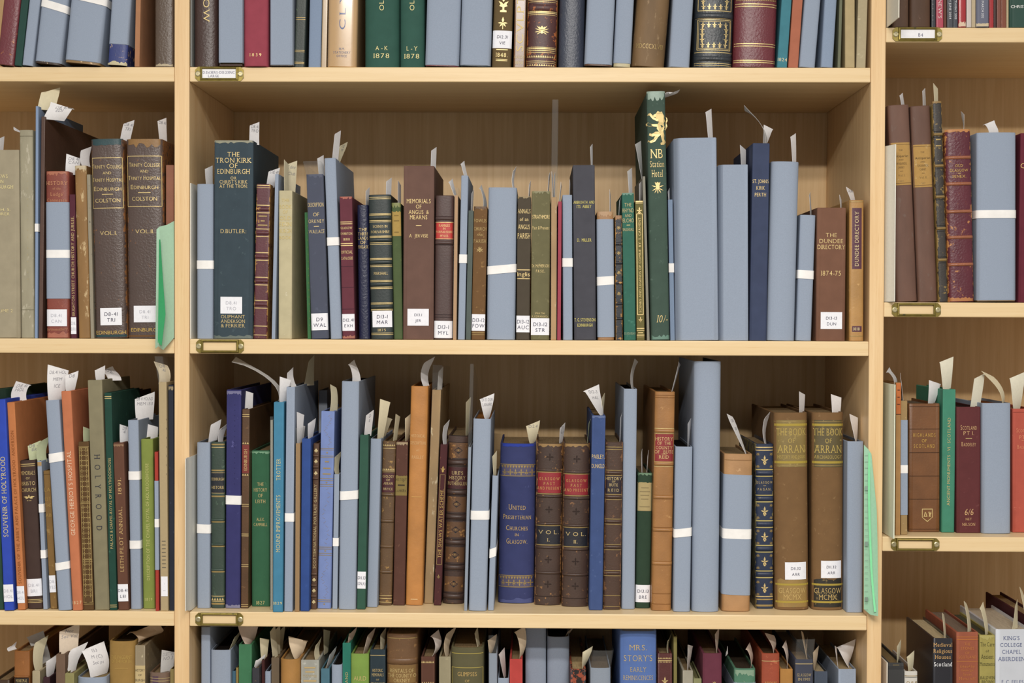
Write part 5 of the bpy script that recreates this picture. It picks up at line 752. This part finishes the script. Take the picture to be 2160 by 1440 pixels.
B('R2', 2002, 2056.5, 276, 'maroon morocco Old Glasgow book with rubbed edges', '5C1F2C', 'm', xt=1994, sb=.003, r='m', c2='BC7C3C', amt=.36, edge=1, d=[('b', y, 3.5, '9A5A38') for y in (335, 390, 448, 502, 559)]+[('t', 352, 5.5, 'OLD', dict(w=16, c='D0AC60')), ('t', 362, 5.5, 'GLASGOW', dict(w=38, c='D0AC60')), ('g', 368, 1, dict(k=.12)), ('t', 374.5, 5.5, 'SENEX.', dict(w=29, c='D0AC60')), ('pat', 276, 281, None, None, 'BC7C3C', 'worn_headcap', -2), ('pat', 629, 636, None, None, 'B07038', 'worn_tail', 2)], s=[(2035, 2032, 237, 12, 1, {})])
B('R2', 2062, 2145, 279, 'wide blue box with white band near its middle', BLUE, 'box', xt=2062, sb=.0, r='m', dep=.22, lift=4, peek=[(631, 636, '8A6A3C')], d=[st(444.5, 461.5)], s=[(2092, 2087, 258, 24, 28, dict(real=.02, bow=4))])
B('R2', 2148, 2190, 281, 'dark red book cut by the picture edge', '642030', 'c', xt=2153, sb=.006, d=[('t', 352, 10, 'C', dict(c='D8B878', x=2158))])
# ---- third bay, third shelf
B('R3', 1889, 1899, 807, 'pale tan book with orange label behind a card', 'AC8048', 'c', xt=1890.5, bot=1122, sb=.01, d=[('pat', 808, 875, None, None, 'BC6E40', 'title_label', 0, 'paper'), ('g', 874, 1.5, dict(c='3A2820')), ('g', 823, 2, dict(c='5A3020', k=.5)), ('g', 838, 2, dict(c='5A3020', k=.5)), ('g', 853, 2, dict(c='5A3020', k=.6))], s=[(1890, 1874, 780, 12, 12, dict(free=1, bow=5, c='C9C8C6'))])
B('R3', 1900.5, 1914, 845, 'thin tan book with blue card band', '9C8050', 'c', bot=1119, c2='B89C70', amt=.4, d=[('wrap', 886, 1086), st(981, 998)], s=[(1908, 1901, 792, 2, 6)])
B('R3', 1917, 1982.5, 851, 'brown leather Highlands of Scotland book', '744820', 'l', bot=1122, dep=.145, c2='7A5028', amt=.4, edge=1, pg='6A5E50', d=[('t', 918, 7.5, 'HIGHLANDS', dict(w=47, c='C8A050', tr=.4)), ('t', 930, 6.5, 'OF', dict(w=11, c='C8A050')), ('t', 941, 7.5, 'SCOTLAND', dict(w=44, c='C8A050', tr=.4)), ('orn', 1087, 14, 'shield', dict(dx=6))]+[('g', y, 1, dict(c='3E2612')) for y in (858, 905, 955, 1004, 1053, 1116)], s=[(1965, 1974, 806, 18, 28, dict(real=.019))])
B('R3', 1986, 2014, 821, 'teal cloth Ancient Monuments of Scotland book', '3A846A', 'c', xt=1989, bot=1123, d=[('v', 1066, 881, 6, 'ANCIENT MONUMENTS · VI · SCOTLAND', dict(c='D0B880'))], s=[(1998, 1998, 758, 21, 31, dict(c='E0DCC8', real=.02))])
B('R3', 2017, 2070.5, 858, 'maroon cloth Scotland part one book', '602C2E', 'c', bot=1124, dep=.14, c2='703C3C', amt=.3, pg='2E2620', d=[('t', 902, 10, 'SCOTLAND', dict(w=34, c='CFA878', sm=True)), ('t', 914, 8, 'PT I.', dict(w=22, c='CFA878')), ('g', 925, 1.3, dict(k=.26)), ('t', 937, 9, 'BADDELEY', dict(w=30, c='CFA878', sm=True)), ('t', 1080, 13, '6/6', dict(w=18, c='CFA878', serif=False, sl=.2)), ('t', 1095, 5, 'NET', dict(w=13, c='CFA878')), ('t', 1106, 6, 'NELSON', dict(w=27, c='CFA878'))], s=[(2058, 2068, 793, 24, 25, dict(c='E0DCC8', real=.018))])
B('R3', 2073, 2134, 850, 'blue wrapper between maroon and orange red guides', BLUE, 'w', bot=1126, r='m', dep=.145, pg='7A4A28', s=[(2117, 2080, 786, 10, 21, dict(c='DDD3B4', bow=12))])
B('R3', 2136, 2186, 862, 'orange red cloth Scotland part two book', 'B4503E', 'c', bot=1123, c2='C46450', amt=.3, d=[('t', 908, 9, 'SCOTLAND', dict(w=34, c='D88A68', sm=True)), ('t', 923, 8, 'PT 2', dict(w=22, c='D88A68')), ('g', 930, 1, dict(k=.25, c='D88A68')), ('t', 943, 8, 'BADDELEY', dict(w=30, c='D88A68', sm=True)), ('g', 870, 1, dict(c='8A3A2C'))], s=[(2146, 2148, 791, 22, 36, dict(c='E0DCC8', real=.024))])
# ---- third bay, lowest shelf
def HR(*a, **k): return H(*a, row='R4', **k)
HR(1873, 1907, 1398, 'charcoal book beside the white divider card', '3E3E3E', 'c', sb=.012, pg='7A6848', d=[('g', 1405, 1.2, dict(c='2A2A2A')), ('g', 1409, 1.2, dict(c='2A2A2A')), ('g', 1401, 1, dict(c=DIM, k=.4))], s=[(1899, 1898, 1357, 9, 14, dict(c='DDD3B4'))])
HR(1908.5, 1936, 1416, 'white book with gilt rules and script', 'CFCAC0', 'g', sb=.012, r='m', pg='6A5038', d=[('g', 1424, 1.2, dict(c=DIM)), ('g', 1427, .8, dict(c='4A4A4A')), ('t', 1439, 7, 'D.B.B', dict(c=DIM, sl=.3, serif=False))], s=[(1926, 1922, 1380, 14, 20, dict(c='DDD3B4'))])
HR(1968.5, 2010, 1346, 'black Medieval Religious Houses Scotland book', '22222A', 'g', sb=.006, dep=.1455, pg='B4A482', d=[('t', 1358.5, 8, 'Medieval', dict(w=39, c='D0A468')), ('t', 1371.5, 8, 'Religious', dict(w=39, c='D0A468')), ('t', 1384, 8, 'Houses', dict(w=33, c='D0A468')), ('t', 1399.5, 8.5, 'Scotland', dict(w=38, c='FFFFFF'))], s=[(1999, 1991, 1295, 11, 10, dict(c='DDD3B4'))])
HR(2017.5, 2064, 1333, 'terracotta Stones of Scotland book', '985238', 'c', sb=.008, dep=.16, pg='7A6A5C', d=[('g', 1342, 1.5, dict(c='B87038')), ('g', 1347, 1.5, dict(c='B87038')), ('t', 1357, 5.5, 'THE', dict(c='BC7840', w=13)), ('t', 1366, 6, 'STONES', dict(c='BC7840', w=28)), ('t', 1375.5, 5, 'OF', dict(c='BC7840', w=9)), ('t', 1384.5, 6, 'SCOTLAND', dict(c='BC7840', w=37)), ('g', 1393.5, 1.3, dict(c='BC7840')), ('t', 1404, 5.5, 'Edited by', dict(c='BC7840', w=30)), ('t', 1412, 5, 'George', dict(c='BC7840', w=25)), ('t', 1421, 5, 'Scott', dict(c='BC7840', w=18)), ('t', 1429.5, 5.5, 'Moncrieff', dict(c='BC7840', w=34))], s=[(2050, 2037, 1270, 14, 11, dict(c='DDD3B4', bow=2))])
HR(2066.5, 2099.5, 1339, 'olive yellow Care of Ancient Monuments book', '9C9046', 'c', sb=.008, dep=.16, pg='4A4838', d=[('t', 1357.5, 8.5, 'The Care', dict(c='3A3820', w=30)), ('t', 1371.5, 5, 'of', dict(c='3A3820', w=7)), ('t', 1383.5, 8.5, 'Ancient', dict(c='3A3820', w=26)), ('t', 1399, 8, 'Monuments', dict(c='3A3820', w=31)), ('t', 1428, 6.5, 'BALDWIN', dict(c='3A3820', w=30, sl=.2)), ('t', 1437, 6.5, 'BROWN', dict(c='3A3820', w=25, sl=.2)), ('pat', 1339, 1346, None, None, 'A89E58', 'worn_headcap', -4, 'c')], s=[(2087, 2072, 1277, 13, 14, dict(c='DDD3B4', bow=2))])
HR(2100, 2176, 1327, "white King's College Chapel Aberdeen book", 'C6CAD2', 'g', sb=.006, dep=.17, pg='B4A894', d=[('t', 1344.5, 8, "KING'S", dict(w=34, x=2134, c='4E5880')), ('t', 1359, 8, 'COLLEGE', dict(w=46, x=2133, c='4E5880')), ('t', 1373.5, 8, 'CHAPEL', dict(w=40, x=2134, c='4E5880')), ('t', 1388.5, 8.5, 'ABERDEEN', dict(w=56, x=2134, c='4E5880')), ('t', 1437, 7, 'F. C. EELES', dict(w=46, x=2136, c='4E5880'))], s=[(2146, 2146, 1272, 18, 12, dict(c='DDD3B4'))])
HR(2178, 2215, 1308, 'tall maroon book beyond the white Aberdeen one', '461C22', 'c', sb=.014, dep=.21, s=[(2176, 2154, 1240, 20, 10, dict(c='DDD3B4', free=1))])
for rw in ROWS:
    for b_ in solve(rw): make(b_)
# ================================================================ bookcase
bc = empty('bookcase', (0.45, 0, -1.15)); tag(bc, 'pale maple library bookcase of three bays full of old books', 'bookcase')
def loc(o, p):
    o.location = Vector(p)-bc.location
def panel(name, x0, x1, y0, y1, z0, z1, mat, bv=.0012):
    mb = MB(); cx, cy, cz = (x0+x1)/2, (y0+y1)/2, (z0+z1)/2
    mb.box(x0-cx, x1-cx, y0-cy, y1-cy, z0-cz, z1-cz); o = mb.build(name, mat, bc); loc(o, (cx, cy, cz)); bevel(o, bv); return o
BD = .300
ux = [(-.9399, -.91995), (-.01995, 0), (.9, .91923), (1.81923, 1.83846)]
for a, c in ux: panel('upright', a, c, 0, BD+.012, -1.15, .86, WOOD_V)
for (a, c), R in zip(((-.91995, -.01995), (0, .9), (.91923, 1.81923)), 'LCR'):
    panel('back_panel', a, c, BD, BD+.012, -1.15, .86, WOOD_B, .0004)
    for k in '01234':
        z = SH[R+k]; panel('shelf', a+.0003, c-.0003, .0006, BD-.0004, z-TH, z, WOOD_H)
    panel('shelf', a+.0003, c-.0003, .0006, BD-.0004, -1.15, -1.07, WOOD_H)
    panel('shelf', a+.0003, c-.0003, .0006, BD-.0004, .84, .8595, WOOD_H)
BR = M('8E7E42', 'brass', '5E5A3A', .4)
def holder(x0, x1, y0, y1, wx0, wx1, wy0, wy1, lines=None):
    A, C_ = W(x0, y0, 0), W(x1, y1, 0); a, c = W(wx0, wy0, 0), W(wx1, wy1, 0)
    cx, cz = (A[0]+C_[0])/2, (A[2]+C_[2])/2; cut = .004
    X0, X1, Z0, Z1 = A[0]-cx, C_[0]-cx, C_[2]-cz, A[2]-cz
    O = [(X0+cut, Z0), (X1-cut, Z0), (X1, Z0+cut), (X1, Z1-cut), (X1-cut, Z1), (X0+cut, Z1), (X0, Z1-cut), (X0, Z0+cut)]
    i0, i1, k0, k1 = a[0]-cx, c[0]-cx, c[2]-cz, a[2]-cz
    I = [(i0, k0), (i1, k0), (i1, k0), (i1, k1), (i1, k1), (i0, k1), (i0, k1), (i0, k0)]
    mb = MB(); t = .0012
    mb.grid([[(x, 0, z) for x, z in O], [(x, -t, z) for x, z in O], [(x, -t, z) for x, z in I], [(x, 0, z) for x, z in I]], True)
    # raised bead round the window
    q = .0032; Rr = lambda d: [(i0-d, k0-d), (i1+d, k0-d), (i1+d, k1+d), (i0-d, k1+d)]
    mb.grid([[(x, -t, z) for x, z in Rr(q)], [(x, -t-.0018, z) for x, z in Rr(q*.75)], [(x, -t-.0022, z) for x, z in Rr(q*.4)], [(x, -t-.0012, z) for x, z in Rr(0)], [(x, -.0002, z) for x, z in Rr(0)]], True)
    h = mb.build('label_holder', BR, bc); loc(h, (cx, 0, cz))
    for sx in ((X0+i0)/2-.001, (X1+i1)/2+.001):
        s = MB(); n = 14; rr = .0036
        s.grid([[(sx+r*math.cos(2*math.pi*j/n), -y, r*math.sin(2*math.pi*j/n)) for j in range(n)] for r, y in ((rr, t-.0001), (rr, t+.0008), (rr*.7, t+.0013), (rr*.3, t+.0013), (rr*.25, t+.0006), (.00001, t+.0006))], True)
        s.build('screw', M('B8AE8A', 'brass'), h)
    if lines:
        s = MB(); s.box(i0-.001, i1+.001, -.0008, -.0001, k0-.0005, k1+.0005); cd_ = s.build('label_card', M('F0EFF2', 'paper'), h)
        tm = MB()
        for tx, px, py, cap, w in lines:
            p = W(px, py, 0); V, Fc, wd_ = layout(tx, cap*D0/F, True, .12); k = w*D0/F/wd_; n = len(tm.v)
            tm.v += [(p[0]-cx+(x-wd_/2)*k, -.0010, p[2]-cz+y-cap*D0/F/2) for x, y in V]; tm.f += [tuple(n+i for i in f) for f in Fc]
        tm.build('shelf_mark_lettering', M('34305E', 'ink'), cd_)
holder(412, 514, 141, 171, 427, 498, 145.5, 165, [('D.11.63ERS-D13.23INC', 462, 153, 5, 68), ('LARGE', 451, 160.5, 5, 23)])
holder(414, 514.5, 715.5, 744.5, 429, 499, 720.5, 739)
holder(412.5, 513, 1291.5, 1319.5, 428, 498, 1296, 1314.5)
holder(1882.5, 1986.5, 58, 87.5, 1899.5, 1971.5, 62.5, 81, [('B4', 1942, 74, 6.5, 10)])
holder(1881, 1984, 638.5, 668, 1896.5, 1968.5, 643.5, 662)
holder(1879, 1981, 1134, 1161, 1894.5, 1965.5, 1139, 1156.5)
# ================================================================ divider cards and coloured sheets standing in the rows
def card(name, label, xf, top, bot, yf, dep, col, thick=.0012, cat='card', bend=0, group=None, dxb=0, xmin=None):
    """upright sheet whose plane runs into the shelf; xf, top, bot = pixels of its front edge, yf = distance of that edge from the shelf front"""
    p, q = W(xf, top, yf), W(xf, bot, yf); z0, z1 = q[2], p[2]; mb = MB(); rows = []
    if xmin: p[0] = max(p[0], xmin)
    n = 13
    for j in range(n):
        t = j/(n-1); y = dep*t; dx = bend*math.sin(t*math.pi)+dxb*min(1, y/.045); rows.append([(dx, y, z) for z in (0, (z1-z0)*.5, z1-z0)])
    mb.sheet(rows, thick); o = mb.build(name, M(col, 'paper'), None, True)
    o.location = (p[0], yf, z0); tag(o, label, cat, group); return o
card('divider_card', 'white card standing against the upright beside Tron Kirk', 402, 386, 714.5, .003, .13, 'DAD7CC')
card('divider_card', 'white card beside the brown paper wrapped books', 1893, 36-300, 37, -.0625, .12, 'E2DECE', xmin=.9212)
card('divider_card', 'white card with painted green reflection jutting out near Highlands of Scotland', 1888, 811, 1136, -.029, .16, 'E2E6D0', xmin=.9205)  # green tint is reflected light put into the card colour
card('divider_card', 'grey card edge beside the dark brown Glasgow book', 403, -150, 140, .002, .16, '9A9C98')
card('divider_card', 'white card edge beside the charcoal book', 1871.5, 1397, 1600, .0, .10, 'E6DAC8')
def sheet(name, label, pts, Y, col, thick=.0005, extra=None, cat='paper'):
    """paper leaf through a grid of (pixel x, pixel y, distance from the shelf front) rows"""
    P = [[W(x, y, d) for x, y, d in r] for r in pts]; org = P[-1][0].copy(); mb = MB()
    mb.sheet([[p-org for p in r] for r in P], thick); o = mb.build(name, M(col, 'paper'), None, True)
    o.location = Vector(org); return o, P, org
g, P, org = sheet('green_folder', '', [[(330, 484, -.012), (336, 478, -.01), (352, 474, -.003), (367, 466, .004)], [(330, 560, -.018), (338, 560, -.02), (352, 552, -.008), (367, 550, .0)], [(329, 650, -.022), (340, 655, -.028), (354, 640, -.012), (367, 640, -.002)], [(328, 735, -.024), (334, 730, -.032), (344, 738, -.018), (367, 712, -.004)]], 0, 'A6C8AE')
tag(g, 'folded pale green paper folder hanging over the shelf edge', 'folder')
mb = MB()
mb.sheet([[tuple(W(x, y, d)-org) for x, y, d in r] for r in ([(336, 505, -.019), (338, 505, -.021)], [(335, 580, -.023), (343, 582, -.026)], [(334, 655, -.028), (349, 662, -.030)], [(333, 722, -.031), (341, 729, -.033)])], .0005)
o = mb.build('inner_leaf', M('3E9A64', 'paper'), g, True)
g, P, org = sheet('green_leaflet', '', [[(1822.5, 938, .001), (1832, 948, -.003), (1838, 957, -.006)], [(1822.5, 1060, 0), (1836, 1060, -.006), (1849, 1075, -.014)], [(1822.5, 1180, -.002), (1838, 1180, -.010), (1851, 1150, -.02)], [(1822.5, 1284, -.006), (1836, 1296, -.016), (1852, 1299, -.026)]], 0, 'A4D2B2')
tag(g, 'pale green printed sheet with bright highlighter streak by the upright', 'sheet')
mb = MB(); ys = [955, 1000, 1050, 1100, 1150, 1200, 1250, 1290]
mb.grid([[tuple(W(x+dx, y, d-.0045)-org) for dx in (-2.2, 2.2)] for y, x, d in zip(ys, (1834, 1833, 1833, 1834, 1836, 1838, 1842, 1846), (0, -.002, -.004, -.006, -.008, -.011, -.015, -.021))])
mb.build('highlighter_streak', M('86D8A0', 'paper'), g)
mb = MB()
for i, y in enumerate(range(960, 1290, 13)):
    hgt = 9 if i % 9 == 5 else .8
    mb.quad(*[tuple(W(x, yy, dd)-org) for x, yy, dd in ((1824, y, -.0022-i*.0003), (1831, y, -.0042-i*.0005), (1831, y+hgt, -.0042-i*.0005), (1824, y+hgt, -.0022-i*.0003))])
mb.build('printed_lines', M('8FA89A', 'ink'), g)
q0 = W(391.5, 968, -.03); mb = MB()
mb.sheet([[(x, y, z) for x, y, z in ((.0009, .15, a), (.0009, .05, a), (.0009, .012, a), (.0008, -.002, a+k*.2), (-.0012, -.009, a+k*.5), (q0[0], -.03, a+k))] for a, k in ((SH['C3']+.0006, .0062), (SH['C3']+.11, .003), (q0[2], 0))], .001)
o = mb.build('divider_card', M('D9D8CF', 'paper'), None, True); tag(o, 'white card jutting out beside the green Edinburgh history', 'card')
q0, q1 = W(1889.5, 304, -.016), W(1889.5, 636, -.016); mb = MB()
mb.sheet([[(x-.9212, y, z) for x, y in ((.9207, .15), (.9207, .08), (.9207, .03), (.9209, .012), (.9222, .004), (.926, -.004), (q0[0], -.016))] for z in (SH['R2']+.0006, SH['R2']+.13, q0[2])], .0012)
o = mb.build('divider_card', M('E2DFD2', 'paper'), None, True); o.location = (.9212, 0, 0); tag(o, 'white card beside the wrapped Antiquarian Cabinet', 'card')
# ================================================================ room
def struct(name, x0, x1, y0, y1, z0, z1, mat):
    mb = MB(); mb.box(x0, x1, y0, y1, z0, z1); o = mb.build(name, mat); o['kind'] = 'structure'; return o
struct('floor', -2.5, 3.4, -3.6, .33, -1.25, -1.15, M('8A8378', 'c'))
struct('wall_back', -2.5, 3.4, .33, .43, -1.25, 1.25, M('D8D2C4', 'paper'))
